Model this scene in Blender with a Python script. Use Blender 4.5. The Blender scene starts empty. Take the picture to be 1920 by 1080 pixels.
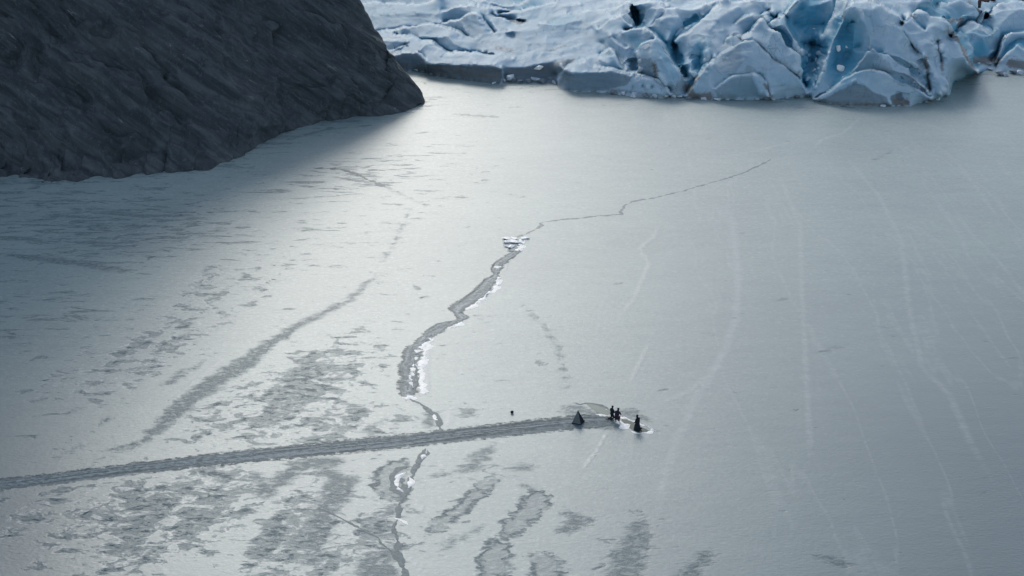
import bpy, bmesh, math, random, heapq
import numpy as np
from mathutils import Vector, Matrix

random.seed(7)
SC = bpy.context.scene
COL = SC.collection
R = math.radians

# ------------------------------------------------------------------ camera
CAM_H, FPX, PITCH = 72.0, 2800.0, R(22.15)      # 72 m above the lake, 52 mm lens, looking down
cam_d = bpy.data.cameras.new('camera'); cam = bpy.data.objects.new('camera', cam_d); COL.objects.link(cam)
cam.location = (0, 0, CAM_H); cam.rotation_euler = (R(90) - PITCH, 0, 0)
cam_d.sensor_width = 36; cam_d.lens = FPX / 1920 * 36
cam_d.clip_start = 1.0; cam_d.clip_end = 6000
SC.camera = cam

# ------------------------------------------------------------------ sky and sun (thin bright overcast, sun ahead and left)
SUN_EL, SUN_AZ = R(29.0), R(-9.0)
world = bpy.data.worlds.new('World'); SC.world = world; world.use_nodes = True
wt = world.node_tree; wt.nodes.clear()
sky = wt.nodes.new('ShaderNodeTexSky'); sky.sky_type = 'NISHITA'; sky.sun_disc = False
sky.sun_elevation = SUN_EL; sky.sun_rotation = SUN_AZ
sky.altitude = 300; sky.air_density = 1.0; sky.dust_density = 1.5; sky.ozone_density = 1.3
bg = wt.nodes.new('ShaderNodeBackground'); bg.inputs['Strength'].default_value = 0.15
wo = wt.nodes.new('ShaderNodeOutputWorld')
veil = wt.nodes.new('ShaderNodeHueSaturation'); veil.inputs['Saturation'].default_value = 0.68      # thin cloud veil greys the blue
wt.links.new(sky.outputs['Color'], veil.inputs['Color']); wt.links.new(veil.outputs['Color'], bg.inputs['Color']); wt.links.new(bg.outputs[0], wo.inputs[0])
sun_d = bpy.data.lights.new('sun', 'SUN'); sun_d.energy = 0.88; sun_d.angle = R(14); sun_d.color = (1, 0.965, 0.88)
sun = bpy.data.objects.new('sun', sun_d); COL.objects.link(sun)
sdir = Vector((math.sin(SUN_AZ) * math.cos(SUN_EL), math.cos(SUN_AZ) * math.cos(SUN_EL), math.sin(SUN_EL)))
sun.rotation_euler = (-sdir).to_track_quat('-Z', 'Y').to_euler()
sun.location = sdir * 500
SC.view_settings.view_transform = 'Standard'; SC.view_settings.look = 'None'
SC.view_settings.gamma = 1; SC.view_settings.exposure = 0.22; SC.view_settings.use_curve_mapping = False

# ------------------------------------------------------------------ survey helpers
SP, CP = math.sin(PITCH), math.cos(PITCH)
def ray(px, py):
    cx = (np.asarray(px, float) - 960) / FPX; cy = (540 - np.asarray(py, float)) / FPX
    return cx, CP + cy * SP, -SP + cy * CP
def at_depth(px, py, Y):
    x, y, z = ray(px, py); t = np.asarray(Y, float) / y
    return np.stack([x * t, y * t, CAM_H + z * t], -1)
def ground(px, py, z=0.0):
    x, y, dz = ray(px, py); t = (z - CAM_H) / dz
    return np.stack([x * t, y * t, np.full_like(np.asarray(x * t), z)], -1)
def gline(pts):
    a = np.array(pts, float); return ground(a[:, 0], a[:, 1])[:, :2]

# ------------------------------------------------------------------ numpy noise
def _hash(ix, iy, iz, seed):
    h = (ix.astype(np.int64) * 374761393 + iy.astype(np.int64) * 668265263 + iz.astype(np.int64) * 2147483647 + seed * 1274126177) & 0xffffffff
    h = ((h ^ (h >> 13)) * 1274126177) & 0xffffffff
    h = ((h ^ (h >> 16)) * 2246822519) & 0xffffffff
    return ((h ^ (h >> 15)) & 0xffffff) / float(0xffffff) * 2 - 1
def vnoise(p, seed=0):
    i = np.floor(p); f = p - i; f = f * f * f * (f * (f * 6 - 15) + 10); i = i.astype(np.int64)
    r = 0
    for dx in (0, 1):
        for dy in (0, 1):
            for dz in (0, 1):
                w = (f[:, 0] if dx else 1 - f[:, 0]) * (f[:, 1] if dy else 1 - f[:, 1]) * (f[:, 2] if dz else 1 - f[:, 2])
                r = r + w * _hash(i[:, 0] + dx, i[:, 1] + dy, i[:, 2] + dz, seed)
    return r
def fbm(p, octs=4, seed=0, gain=0.5):
    a, r, s = 1.0, 0, 0
    for o in range(octs):
        r = r + a * vnoise(p * 2.03 ** o + 17.3 * o, seed + o); s += a; a *= gain
    return r / s
def ridged(p, octs=4, seed=0, gain=0.5):
    a, r, s = 1.0, 0, 0
    for o in range(octs):
        r = r + a * (1 - 2 * np.abs(vnoise(p * 2.03 ** o + 9.1 * o, seed + o))); s += a; a *= gain
    return r / s
def seg_dist(P, line):
    """distance of points P (n,2) to a polyline, plus fraction along it (0..1)"""
    best = np.full(len(P), 1e9); frac = np.zeros(len(P))
    L = np.concatenate([[0], np.cumsum(np.linalg.norm(np.diff(line, axis=0), axis=1))])
    for k in range(len(line) - 1):
        a, b = line[k], line[k + 1]; ab = b - a; l2 = max(ab @ ab, 1e-9)
        t = np.clip(((P - a) @ ab) / l2, 0, 1)
        d = np.linalg.norm(P - a - t[:, None] * ab, axis=1)
        m = d < best; best[m] = d[m]; frac[m] = (L[k] + t[m] * (L[k + 1] - L[k])) / L[-1]
    return best, frac
def poly_sdf(P, poly):
    d, _ = seg_dist(P, np.vstack([poly, poly[:1]]))
    inside = np.zeros(len(P), bool); n = len(poly)
    for i in range(n):
        x1, y1 = poly[i]; x2, y2 = poly[(i + 1) % n]
        c = ((y1 > P[:, 1]) != (y2 > P[:, 1])) & (P[:, 0] < (x2 - x1) * (P[:, 1] - y1) / ((y2 - y1) if y2 != y1 else 1e-9) + x1)
        inside ^= c
    return np.where(inside, -d, d)

# ------------------------------------------------------------------ object helpers
def mesh_obj(name, verts, faces, mat=None, parent=None, smooth=True, attrs=None, normals=None):
    me = bpy.data.meshes.new(name)
    verts = np.asarray(verts, np.float32); faces = np.asarray(faces, np.int32) if not isinstance(faces, list) else faces
    if isinstance(faces, np.ndarray):
        n, k = faces.shape
        me.vertices.add(len(verts)); me.vertices.foreach_set('co', verts.ravel())
        me.loops.add(n * k); me.loops.foreach_set('vertex_index', faces.ravel())
        me.polygons.add(n); me.polygons.foreach_set('loop_start', np.arange(0, n * k, k, dtype=np.int32))
        me.update(calc_edges=True)
    else:
        me.from_pydata([tuple(map(float, v)) for v in verts], [], faces); me.update()
    if smooth: me.polygons.foreach_set('use_smooth', np.ones(len(me.polygons), bool))
    for k, v in (attrs or {}).items():
        a = me.attributes.new(k, 'FLOAT', 'POINT'); a.data.foreach_set('value', np.asarray(v, np.float32))
    if normals is not None: me.normals_split_custom_set_from_vertices([tuple(n) for n in normals])
    if mat: me.materials.append(mat)
    o = bpy.data.objects.new(name, me); COL.objects.link(o)
    if parent: o.parent = parent
    return o
def bm_obj(name, bm, mat, parent=None, smooth=True):
    me = bpy.data.meshes.new(name); bm.to_mesh(me); bm.free()
    if smooth:
        for p in me.polygons: p.use_smooth = True
    me.materials.append(mat)
    o = bpy.data.objects.new(name, me); COL.objects.link(o)
    if parent: o.parent = parent
    return o
def tag(o, label=None, cat=None, group=None, kind=None):
    if label: o['label'] = label
    if cat: o['category'] = cat
    if group: o['group'] = group
    if kind: o['kind'] = kind
    return o
def empty(name, loc, rz=0):
    o = bpy.data.objects.new(name, None); COL.objects.link(o); o.location = loc; o.rotation_euler.z = rz
    o.empty_display_size = 0.3
    return o
def grid_faces(r, c):
    i = np.arange(r * c).reshape(r, c)
    return np.stack([i[:-1, :-1], i[:-1, 1:], i[1:, 1:], i[1:, :-1]], -1).reshape(-1, 4)

# ------------------------------------------------------------------ material helpers
class NT:
    def __init__(s, name):
        s.m = bpy.data.materials.new(name); s.m.use_nodes = True; s.t = s.m.node_tree; s.t.nodes.clear()
        s.out = s.n('ShaderNodeOutputMaterial'); s.b = s.n('ShaderNodeBsdfPrincipled'); s.l(s.b.outputs[0], s.out.inputs[0])
    def n(s, k): return s.t.nodes.new(k)
    def l(s, a, b): s.t.links.new(a, b)
    def put(s, v, inp):
        if hasattr(v, 'is_linked') or hasattr(v, 'links'): s.l(v, inp)
        else: inp.default_value = v
    def math(s, op, a, b=0.0, c=None, clamp=False):
        x = s.n('ShaderNodeMath'); x.operation = op; x.use_clamp = clamp; s.put(a, x.inputs[0]); s.put(b, x.inputs[1])
        if c is not None: s.put(c, x.inputs[2])
        return x.outputs[0]
    def step(s, v, e0, e1):          # smoothstep from e0 to e1 -> 0..1
        x = s.n('ShaderNodeMapRange'); x.interpolation_type = 'SMOOTHSTEP'
        s.put(v, x.inputs[0]); s.put(e0, x.inputs[1]); s.put(e1, x.inputs[2]); x.inputs[3].default_value = 0; x.inputs[4].default_value = 1
        return x.outputs[0]
    def mix(s, f, a, b):
        x = s.n('ShaderNodeMix'); x.data_type = 'RGBA'; s.put(f, x.inputs[0])
        for v, i in ((a, 6), (b, 7)):
            if isinstance(v, tuple): x.inputs[i].default_value = v + (1,) if len(v) == 3 else v
            else: s.l(v, x.inputs[i])
        return x.outputs[2]
    def attr(s, name):
        x = s.n('ShaderNodeAttribute'); x.attribute_name = name; return x.outputs['Fac']
    def pos(s, scale=(1, 1, 1), rot=(0, 0, 0), loc=(0, 0, 0)):
        g = s.n('ShaderNodeNewGeometry'); m = s.n('ShaderNodeMapping')
        m.inputs['Scale'].default_value = scale; m.inputs['Rotation'].default_value = rot; m.inputs['Location'].default_value = loc
        s.l(g.outputs['Position'], m.inputs[0]); return m.outputs[0]
    def strata(s, ang, scale):
        m1 = s.pos((1, 1, 1), (0, ang, 0)); m = s.n('ShaderNodeMapping'); m.inputs['Scale'].default_value = scale; s.l(m1, m.inputs[0]); return m.outputs[0]
    def noise(s, vec, scale, detail=4, rough=0.55, dist=0.0, kind='FBM'):
        x = s.n('ShaderNodeTexNoise'); x.noise_dimensions = '3D'
        s.l(vec, x.inputs['Vector']); x.inputs['Scale'].default_value = scale; x.inputs['Detail'].default_value = detail
        x.inputs['Roughness'].default_value = rough; x.inputs['Distortion'].default_value = dist
        return x.outputs['Fac']
    def bump(s, h, strength=0.3, dist=0.1):
        x = s.n('ShaderNodeBump'); x.inputs['Strength'].default_value = strength; x.inputs['Distance'].default_value = dist
        s.l(h, x.inputs['Height']); s.l(x.outputs[0], s.b.inputs['Normal'])

FROST = (0.262, 0.356, 0.354); BARE = (0.056, 0.112, 0.132); PALE = (0.55, 0.585, 0.59)
def ice_material():
    t = NT('lake_ice')
    p = t.pos()
    ps = t.pos((0.55, 1.0, 1.0), (0, 0, R(-14)))
    warp = t.noise(ps, 0.9, 5, 0.62, 0.4)
    fine = t.noise(ps, 3.6, 4, 0.6)
    # frost cover, uneven at several scales
    cloud = t.noise(t.pos((0.6, 1, 1)), 0.045, 5, 0.55)
    mid = t.noise(t.pos((0.5, 1, 1), (0, 0, R(-10))), 0.5, 5, 0.6)
    g = t.math('ADD', t.math('MULTIPLY', t.step(cloud, 0.35, 0.65), 0.55), t.math('MULTIPLY', t.step(mid, 0.3, 0.7), 0.45))
    col = t.mix(g, (FROST[0] * .82, FROST[1] * .84, FROST[2] * .87), (FROST[0] * 1.1, FROST[1] * 1.09, FROST[2] * 1.06))
    # light falloff towards the lower corners, painted as darker, smoother ice
    corner_shade = t.attr('corner_shade')
    col = t.mix(t.math('MULTIPLY', corner_shade, 0.9, clamp=True), col, (0.105, 0.150, 0.168))
    # scattered bare spots
    wm = t.n('ShaderNodeMapping'); wm.inputs['Scale'].default_value = (0.30, 0.035, 1); t.l(t.pos((1, 1, 1), (0, 0, R(18))), wm.inputs[0])
    row = t.step(t.noise(wm.outputs[0], 1.0, 3, 0.6, 0.3), 0.32, 0.68)
    dens = t.math('MULTIPLY', t.attr('spot'), t.math('ADD', 0.62, t.math('MULTIPLY', row, 0.75)))
    sp = t.noise(t.pos((0.50, 1.0, 1.0), (0, 0, R(-16))), 0.62, 5, 0.60, 0.55)
    th = t.math('SUBTRACT', 0.71, t.math('MULTIPLY', dens, 0.29))
    spot = t.step(sp, t.math('SUBTRACT', th, 0.015), t.math('ADD', th, 0.055))
    sp2 = t.noise(t.pos((0.55, 1.0, 1.0), (0, 0, R(-12))), 1.7, 4, 0.6, 0.4); th3 = t.math('SUBTRACT', 0.735, t.math('MULTIPLY', dens, 0.24))
    spot = t.math('MAXIMUM', spot, t.math('MULTIPLY', t.step(sp2, th3, t.math('ADD', th3, 0.06)), 0.8))
    core = t.math('MULTIPLY', t.step(sp, t.math('ADD', th, 0.055), t.math('ADD', th, 0.085)), t.step(t.noise(ps, 1.1, 3, 0.6), 0.42, 0.58))
    lip = t.math('MULTIPLY', t.math('MULTIPLY', t.step(sp, t.math('SUBTRACT', th, 0.07), t.math('SUBTRACT', th, 0.02)), t.math('SUBTRACT', 1.0, spot)), t.step(dens, 0.3, 0.8))
    col = t.mix(t.math('MULTIPLY', lip, t.math('MULTIPLY', t.step(fine, 0.42, 0.62), 0.7)), col, PALE)
    # streaky patches near the shores
    sh = t.attr('shore')
    sn = t.noise(t.pos((0.20, 0.80, 1.0), (0, 0, R(3))), 0.95, 6, 0.64, 0.8)
    th2 = t.math('SUBTRACT', 0.70, t.math('MULTIPLY', sh, 0.235))
    shore = t.step(sn, t.math('SUBTRACT', th2, 0.02), t.math('ADD', th2, 0.05))
    # surveyed stains: signed distance in metres, ragged by noise
    rag = t.math('MULTIPLY', t.math('SUBTRACT', warp, 0.5), 3.4)
    rag2 = t.math('ADD', rag, t.math('MULTIPLY', t.math('SUBTRACT', fine, 0.5), 0.9))
    st = t.math('ADD', t.attr('stain'), rag2)
    stain = t.math('MULTIPLY', t.step(st, 0.40, -0.75), 0.78)
    rg = t.math('ADD', t.attr('ring'), rag2)
    rim = t.math('MULTIPLY', t.math('MULTIPLY', t.step(t.math('ABSOLUTE', rg), 0.50, 0.14), t.step(t.noise(p, 0.35, 3, 0.6), 0.34, 0.52)), 0.95)
    inner = t.math('MULTIPLY', t.step(rg, 0.1, -0.3), 0.42)
    dark = t.math('MAXIMUM', t.math('MAXIMUM', t.math('MAXIMUM', t.math('MULTIPLY', spot, 0.58), t.math('MULTIPLY', core, 1.0)), t.math('MULTIPLY', shore, 0.72)), t.math('MAXIMUM', stain, t.math('MAXIMUM', rim, inner)))
    # partially re-frosted interior of the bare patches
    refr = t.step(t.noise(t.pos((0.6, 1, 1), (0, 0, R(-14))), 2.0, 6, 0.72, 0.6), 0.40, 0.62)
    dark = t.math('MULTIPLY', dark, t.math('SUBTRACT', 1.0, t.math('MULTIPLY', refr, 0.62)))
    col = t.mix(dark, col, BARE)
    # drifted snow lines
    dr = t.attr('drift')
    dn = t.math('MULTIPLY', t.step(t.math('ADD', dr, t.math('MULTIPLY', t.math('SUBTRACT', warp, 0.5), 0.7)), 0.20, 0.95), 0.48, clamp=True)
    lm = t.n('ShaderNodeMapping'); lm.inputs['Scale'].default_value = (0.085, 0.010, 1); t.l(t.pos((1, 1, 1), (0, 0, R(2))), lm.inputs[0])
    iso = t.math('ABSOLUTE', t.math('SUBTRACT', t.noise(lm.outputs[0], 1.0, 4, 0.5, 0.25), 0.5))
    veinl = t.math('MULTIPLY', t.math('MULTIPLY', t.step(iso, 0.016, 0.0), t.step(warp, 0.30, 0.62)), t.step(t.attr('open'), 0.1, 0.6))
    dn = t.math('MAXIMUM', dn, t.math('MULTIPLY', veinl, 0.13))
    col = t.mix(dn, col, PALE)
    grain = t.noise(p, 5.0, 3, 0.7)
    col = t.mix(t.math('MULTIPLY', t.step(grain, 0.40, 0.66), 0.26), col, (0.15, 0.18, 0.195))
    grit = t.noise(t.pos((0.7, 1, 1)), 2.1, 5, 0.72)
    col = t.mix(t.math('MULTIPLY', t.step(grit, 0.5, 0.70), 0.42), col, (0.155, 0.19, 0.205))
    col = t.mix(t.math('MULTIPLY', t.step(grit, 0.47, 0.32), t.math('SUBTRACT', 0.34, t.math('MULTIPLY', corner_shade, 0.45)), clamp=True), col, PALE)
    t.l(col, t.b.inputs['Base Color'])
    rough = t.math('SUBTRACT', t.math('ADD', 0.47, t.math('MULTIPLY', dn, 0.05)), t.math('MULTIPLY', corner_shade, 0.13))
    t.l(t.math('SUBTRACT', t.math('SUBTRACT', 0.5, t.math('MULTIPLY', dark, 0.40)), t.math('MULTIPLY', corner_shade, 0.19), clamp=True), t.b.inputs['Specular IOR Level'])
    t.l(rough, t.b.inputs['Roughness'])
    t.b.inputs['IOR'].default_value = 1.62
    h = t.math('ADD', t.math('MULTIPLY', fine, 0.5), t.math('ADD', t.math('MULTIPLY', mid, 0.6), t.math('MULTIPLY', dn, 0.6)))
    h = t.math('SUBTRACT', h, t.math('MULTIPLY', dark, 0.8))
    t.bump(h, 0.55, 0.09)
    return t.m

# ------------------------------------------------------------------ frozen lake
def axis(f0, f1, step, lo, hi, grow=1.18):
    a = list(np.arange(f0, f1 + step / 2, step)); s = step
    while a[-1] < hi: s *= grow; a.append(a[-1] + s)
    s = step
    while a[0] > lo: s *= grow; a.insert(0, a[0] - s)
    return np.array(a)
lx = axis(-98, 98, 0.45, -3000, 3000); ly = axis(104, 300, 0.45, -800, 4000)
LX, LY = np.meshgrid(lx, ly); LP = np.stack([LX.ravel(), LY.ravel()], -1); n_l = len(LP)
near = (np.abs(LP[:, 0]) < 120) & (LP[:, 1] > 90) & (LP[:, 1] < 330); NP_ = LP[near]
# pixel coordinates of the lake points (only used to look up the survey below)
def to_px(P):
    d = np.stack([P[:, 0], P[:, 1], np.full(len(P), -CAM_H)], -1)
    zc = d[:, 1] * CP - d[:, 2] * SP; yc = d[:, 1] * SP + d[:, 2] * CP
    return 960 + FPX * d[:, 0] / zc, 540 - FPX * yc / zc
QX, QY = to_px(NP_)

def capsule(pts):
    """variable-radius stroke: (px, py, radius in px across the ground) -> signed distance in metres"""
    best = np.full(len(NP_), 1e3)
    a = np.array(pts, float); w = ground(a[:, 0], a[:, 1])[:, :2]
    scale = np.linalg.norm(ground(a[:, 0] + 1, a[:, 1])[:, :2] - w, axis=1)
    r = a[:, 2] * scale
    for k in range(len(a) - 1):
        ab = w[k + 1] - w[k]; l2 = max(ab @ ab, 1e-9)
        t = np.clip(((NP_ - w[k]) @ ab) / l2, 0, 1)
        d = np.linalg.norm(NP_ - w[k] - t[:, None] * ab, axis=1) - (r[k] + t * (r[k + 1] - r[k]))
        best = np.minimum(best, d)
    return best

STAINS = [
    [(702, 518, 3), (660, 560, 9), (600, 590, 9), (540, 622, 13), (490, 655, 18), (450, 688, 24), (400, 718, 26), (350, 752, 24), (310, 790, 20), (270, 826, 8)],
    [(925, 838, 8), (908, 852, 17), (880, 878, 17), (862, 884, 6), (830, 892, 3), (790, 900, 2)],
    [(950, 880, 5), (970, 882, 13), (995, 876, 14)],
    [(1062, 960, 10), (1085, 975, 27), (1062, 995, 14)],
    [(1205, 975, 12), (1195, 1010, 30), (1180, 1050, 36), (1165, 1100, 36)],
    [(985, 912, 8), (1000, 918, 9)],
    [(610, 880, 10), (640, 905, 30), (615, 950, 26), (595, 1000, 24), (585, 1050, 20)],
    [(480, 895, 12), (500, 925, 18), (560, 872, 20), (620, 866, 24)],
    [(705, 1080, 44), (700, 1050, 30), (735, 1035, 14)],
    [(800, 795, 14), (812, 778, 8), (798, 770, 4)],
    [(735, 955, 14), (712, 985, 12), (690, 1000, 14)],
    [(705, 815, 12), (690, 806, 6), (722, 786, 3)],
    [(840, 1030, 10), (850, 1010, 6)],
    [(1300, 1060, 10), (1330, 1040, 16), (1290, 1080, 20)],
    [(1540, 1045, 16), (1590, 1060, 10)],
    [(1640, 300, 3), (1672, 285, 4)], [(1540, 660, 3), (1580, 650, 3)], [(1320, 625, 2), (1340, 630, 2)],
    [(410, 585, 4), (425, 592, 5)], [(392, 500, 3), (385, 512, 3), (392, 520, 3)], [(370, 540, 4), (385, 534, 4)],
    [(325, 640, 6), (345, 630, 6), (352, 622, 5)], [(290, 665, 4), (310, 650, 5)], [(240, 700, 5), (270, 688, 5)], [(190, 712, 4), (200, 708, 5)],
    [(60, 672, 3), (52, 680, 4)], [(130, 845, 6), (145, 835, 6)], [(135, 772, 4), (150, 766, 4)], [(190, 795, 5), (205, 785, 4)],
    [(340, 695, 6), (310, 720, 6), (380, 680, 4)], [(250, 835, 10), (200, 845, 8)],
    [(20, 478, 14), (120, 490, 16), (220, 505, 14), (240, 512, 4)], [(0, 445, 12), (80, 452, 10)],
    [(860, 215, 5), (930, 219, 6)], [(540, 262, 5), (620, 240, 6)], [(600, 245, 4), (690, 235, 4)],
    [(590, 315, 1.2), (650, 322, 1.6), (700, 345, 1.6), (725, 352, 1)],
    [(770, 390, 1), (740, 455, 2), (718, 490, 4)], [(725, 352, 1), (800, 385, 1)],
    [(985, 575, 2), (1020, 610, 3), (1048, 655, 4), (1062, 700, 5), (1066, 725, 3)],
    [(900, 990, 6), (870, 1008, 8)],
    [(1060, 768, 10), (1085, 771, 24), (1120, 784, 24)], [(1160, 770, 10), (1185, 777, 22), (1212, 788, 10)], [(1100, 794, 16), (1150, 796, 20), (1172, 801, 8)],
]
RINGS = [
    [(990, 925), (1012, 923), (1030, 928), (1024, 950), (1000, 975), (985, 990), (975, 1000), (945, 1012), (944, 990), (958, 965), (980, 945)],
    [(898, 905), (925, 892), (930, 905), (915, 925), (880, 950), (850, 975), (825, 992), (800, 1000), (815, 980), (850, 950), (885, 922)],
    [(925, 1015), (950, 1020), (955, 1050), (945, 1085), (905, 1085), (900, 1050)],
    [(1003, 1043), (1030, 1042), (1052, 1055), (1055, 1090), (1000, 1090)],
    [(760, 862), (720, 873), (702, 895), (704, 918), (728, 937), (756, 938), (768, 900)],
]
stain = np.full(n_l, 50.0); s = np.full(len(NP_), 50.0)
for c in STAINS: s = np.minimum(s, capsule(c))
stain[near] = s
ring = np.full(n_l, 50.0); s = np.full(len(NP_), 50.0)
for c in RINGS: s = np.minimum(s, poly_sdf(NP_, gline(c)))
ring[near] = s

def gauss(cx, cy, rx, ry, rot=0.0):
    dx, dy = QX - cx, QY - cy; c, sn = math.cos(R(rot)), math.sin(R(rot))
    return np.exp(-((c * dx + sn * dy) / rx) ** 2 - ((-sn * dx + c * dy) / ry) ** 2)
spot = np.zeros(n_l); v = np.where(QX > 950, 0.10, 0.24)
for a in [(330, 960, 330, 130, -8, 0.95), (560, 1000, 160, 130, 0, 1.0), (560, 730, 220, 75, -25, 1.0), (470, 780, 170, 60, -20, 0.95), (620, 800, 160, 45, -8, 0.9),
          (300, 650, 220, 60, -32, 0.75), (200, 430, 330, 90, 0, 0.5), (700, 1000, 120, 90, 0, 0.8), (150, 700, 200, 80, -30, 0.5), (850, 880, 90, 40, 0, 0.55), (880, 770, 60, 30, 25, 0.6), (820, 970, 120, 60, 0, 0.35), (660, 640, 130, 80, 0, 0.55),
          (400, 560, 220, 70, -30, 0.6), (850, 370, 120, 25, 0, 0.35), (90, 980, 220, 100, 0, 0.6), (1250, 1050, 200, 60, 0, 0.3), (1560, 1060, 200, 50, 0, 0.3)]:
    v = np.maximum(v, a[5] * gauss(*a[:5]))
spot[near] = v
shore = np.zeros(n_l)
shl = gline([(-400, 345), (0, 340), (150, 338), (330, 320), (425, 308), (440, 295), (480, 272), (530, 247), (600, 229), (690, 213), (790, 192)])
d, _ = seg_dist(NP_, shl)
d2, _ = seg_dist(NP_, gline([(735, 130), (800, 140), (930, 158), (1048, 168), (1250, 184), (1440, 187), (1600, 198), (1745, 187), (1830, 138), (2200, 138)]))
v = np.maximum(0.95 * np.exp(-d / 6), 0.75 * np.exp(-d2 / 6))
v = np.maximum(v, 0.90 * gauss(160, 420, 380, 110)); v = np.maximum(v, 0.75 * gauss(90, 590, 200, 80)); v = np.maximum(v, 0.7 * gauss(650, 330, 250, 50, -10)); v = np.maximum(v, 0.35 * gauss(700, 420, 300, 60, -20))
shore[near] = v
drift = np.zeros(n_l); v = np.zeros(len(NP_))
for pts, w, a in [
    ([(1245, 405), (1225, 445), (1200, 465), (1218, 495), (1190, 560), (1150, 610)], 0.9, 0.7),
    ([(1220, 640), (1200, 680), (1180, 725)], 0.7, 0.7),
    ([(1350, 350), (1375, 420), (1385, 520), (1380, 600), (1350, 680), (1310, 740), (1270, 830), (1245, 900), (1230, 1000), (1205, 1080)], 1.6, 0.52),
    ([(1350, 690), (1290, 735), (1230, 760)], 1.2, 0.5),
    ([(1420, 300), (1470, 350), (1500, 420), (1505, 560), (1512, 700), (1520, 830), (1515, 920), (1500, 960)], 1.1, 0.5),
    ([(1440, 330), (1470, 390), (1500, 440)], 1.0, 0.4),
    ([(1560, 260), (1600, 310), (1650, 370), (1690, 450), (1705, 580), (1730, 690), (1780, 740), (1820, 830), (1870, 920), (1890, 990)], 1.3, 0.5),
    ([(1740, 260), (1790, 300), (1830, 350), (1880, 420)], 1.2, 0.45), ([(1860, 290), (1920, 360)], 1.2, 0.4),
    ([(1730, 440), (1780, 520), (1830, 600), (1880, 670), (1925, 730)], 0.9, 0.4), ([(1650, 370), (1690, 420), (1720, 470)], 1.0, 0.3),
    ([(1620, 215), (1580, 250), (1540, 262), (1520, 285)], 0.9, 0.6), ([(1320, 297), (1400, 287), (1500, 262)], 0.8, 0.5),
    ([(1140, 808), (1120, 845), (1090, 884)], 0.35, 1.0),
    ([(806, 640), (800, 670), (796, 700), (800, 730), (812, 745)], 0.9, 1.0), ([(950, 492), (944, 510)], 0.7, 0.8), ([(880, 596), (905, 598)], 0.5, 0.7),
    ([(835, 770), (845, 785), (838, 800)], 0.9, 0.9), ([(600, 560), (640, 545), (680, 520)], 0.6, 0.5), ([(300, 770), (330, 745), (380, 700), (430, 665)], 0.8, 0.5),
    ([(460, 960 - 530), (520, 415), (600, 400), (700, 380), (740, 362)], 0.7, 0.7), ([(740, 885), (728, 900), (735, 918), (752, 928)], 0.35, 0.9),
    ([(785, 960), (790, 950), (795, 965)], 0.5, 1.0), ([(770, 1020), (765, 1040), (790, 1070), (800, 1085)], 0.6, 0.8), ([(600, 915), (605, 930)], 0.5, 0.8),
    ([(1085, 770), (1060, 772)], 0.4, 0.9), ([(1000, 600), (1120, 590)], 2.0, 0.15)]:
    dd, ff = seg_dist(NP_, gline(pts)); v = np.maximum(v, a * np.exp(-(dd / (w * 0.55)) ** 2) * np.clip(np.minimum(ff, 1 - ff) * 7, 0.15, 1))
drift[near] = v
corner_shade = np.zeros(n_l)  # vignette-like shade put into the ice colour, growing towards the lower corners
v = 0.9 * np.clip((QX - 950) / 900, 0, 1) ** 0.8 * np.clip((QY - 200) / 650, 0, 1)
v = np.maximum(v, 1.0 * gauss(-60, 1000, 380, 300)); v = np.maximum(v, 0.9 * np.clip((QY - 900) / 300, 0, 1) * np.clip((QX - 1000) / 300, 0, 1))
corner_shade[near] = v
corner_shade[~near] = 0.5
lake = mesh_obj('frozen_lake', np.stack([LP[:, 0], LP[:, 1], np.zeros(n_l)], -1), grid_faces(len(ly), len(lx)), ice_material(),
                attrs=dict(stain=stain, ring=ring, spot=spot, shore=shore, drift=drift, corner_shade=corner_shade, open=np.clip((LP[:, 0] - 12) / 25, 0, 1)))
tag(lake, 'frosted grey frozen lake with bare ice patches', kind='structure')

# ------------------------------------------------------------------ cliff
def rock_material():
    t = NT('dark_schist')
    st = t.strata(R(-36), (0.055, 0.22, 0.50))
    band = t.noise(st, 1.6, 7, 0.62, 0.6)
    blot = t.noise(t.pos(), 0.11, 5, 0.6)
    fine = t.noise(t.pos((1, 1, 0.6)), 1.9, 6, 0.68)
    col = t.mix(t.step(band, 0.34, 0.72), (0.034, 0.046, 0.054), (0.094, 0.113, 0.124))
    col = t.mix(t.math('MULTIPLY', t.step(blot, 0.45, 0.7), 0.55), col, (0.052, 0.062, 0.070))
    vein = t.step(t.noise(st, 3.2, 5, 0.6, 1.2), 0.63, 0.74)
    col = t.mix(t.math('MULTIPLY', vein, t.math('ADD', 0.15, t.math('MULTIPLY', t.step(blot, 0.40, 0.62), 0.6))), col, (0.34, 0.365, 0.37))
    col = t.mix(t.math('MULTIPLY', t.step(fine, 0.52, 0.75), 0.45), col, (0.165, 0.188, 0.196))
    t.l(col, t.b.inputs['Base Color']); t.b.inputs['Roughness'].default_value = 0.85
    t.b.inputs['Specular IOR Level'].default_value = 0.25
    t.bump(t.math('ADD', fine, t.math('MULTIPLY', band, 1.2)), 0.45, 0.20)
    return t.m

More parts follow.
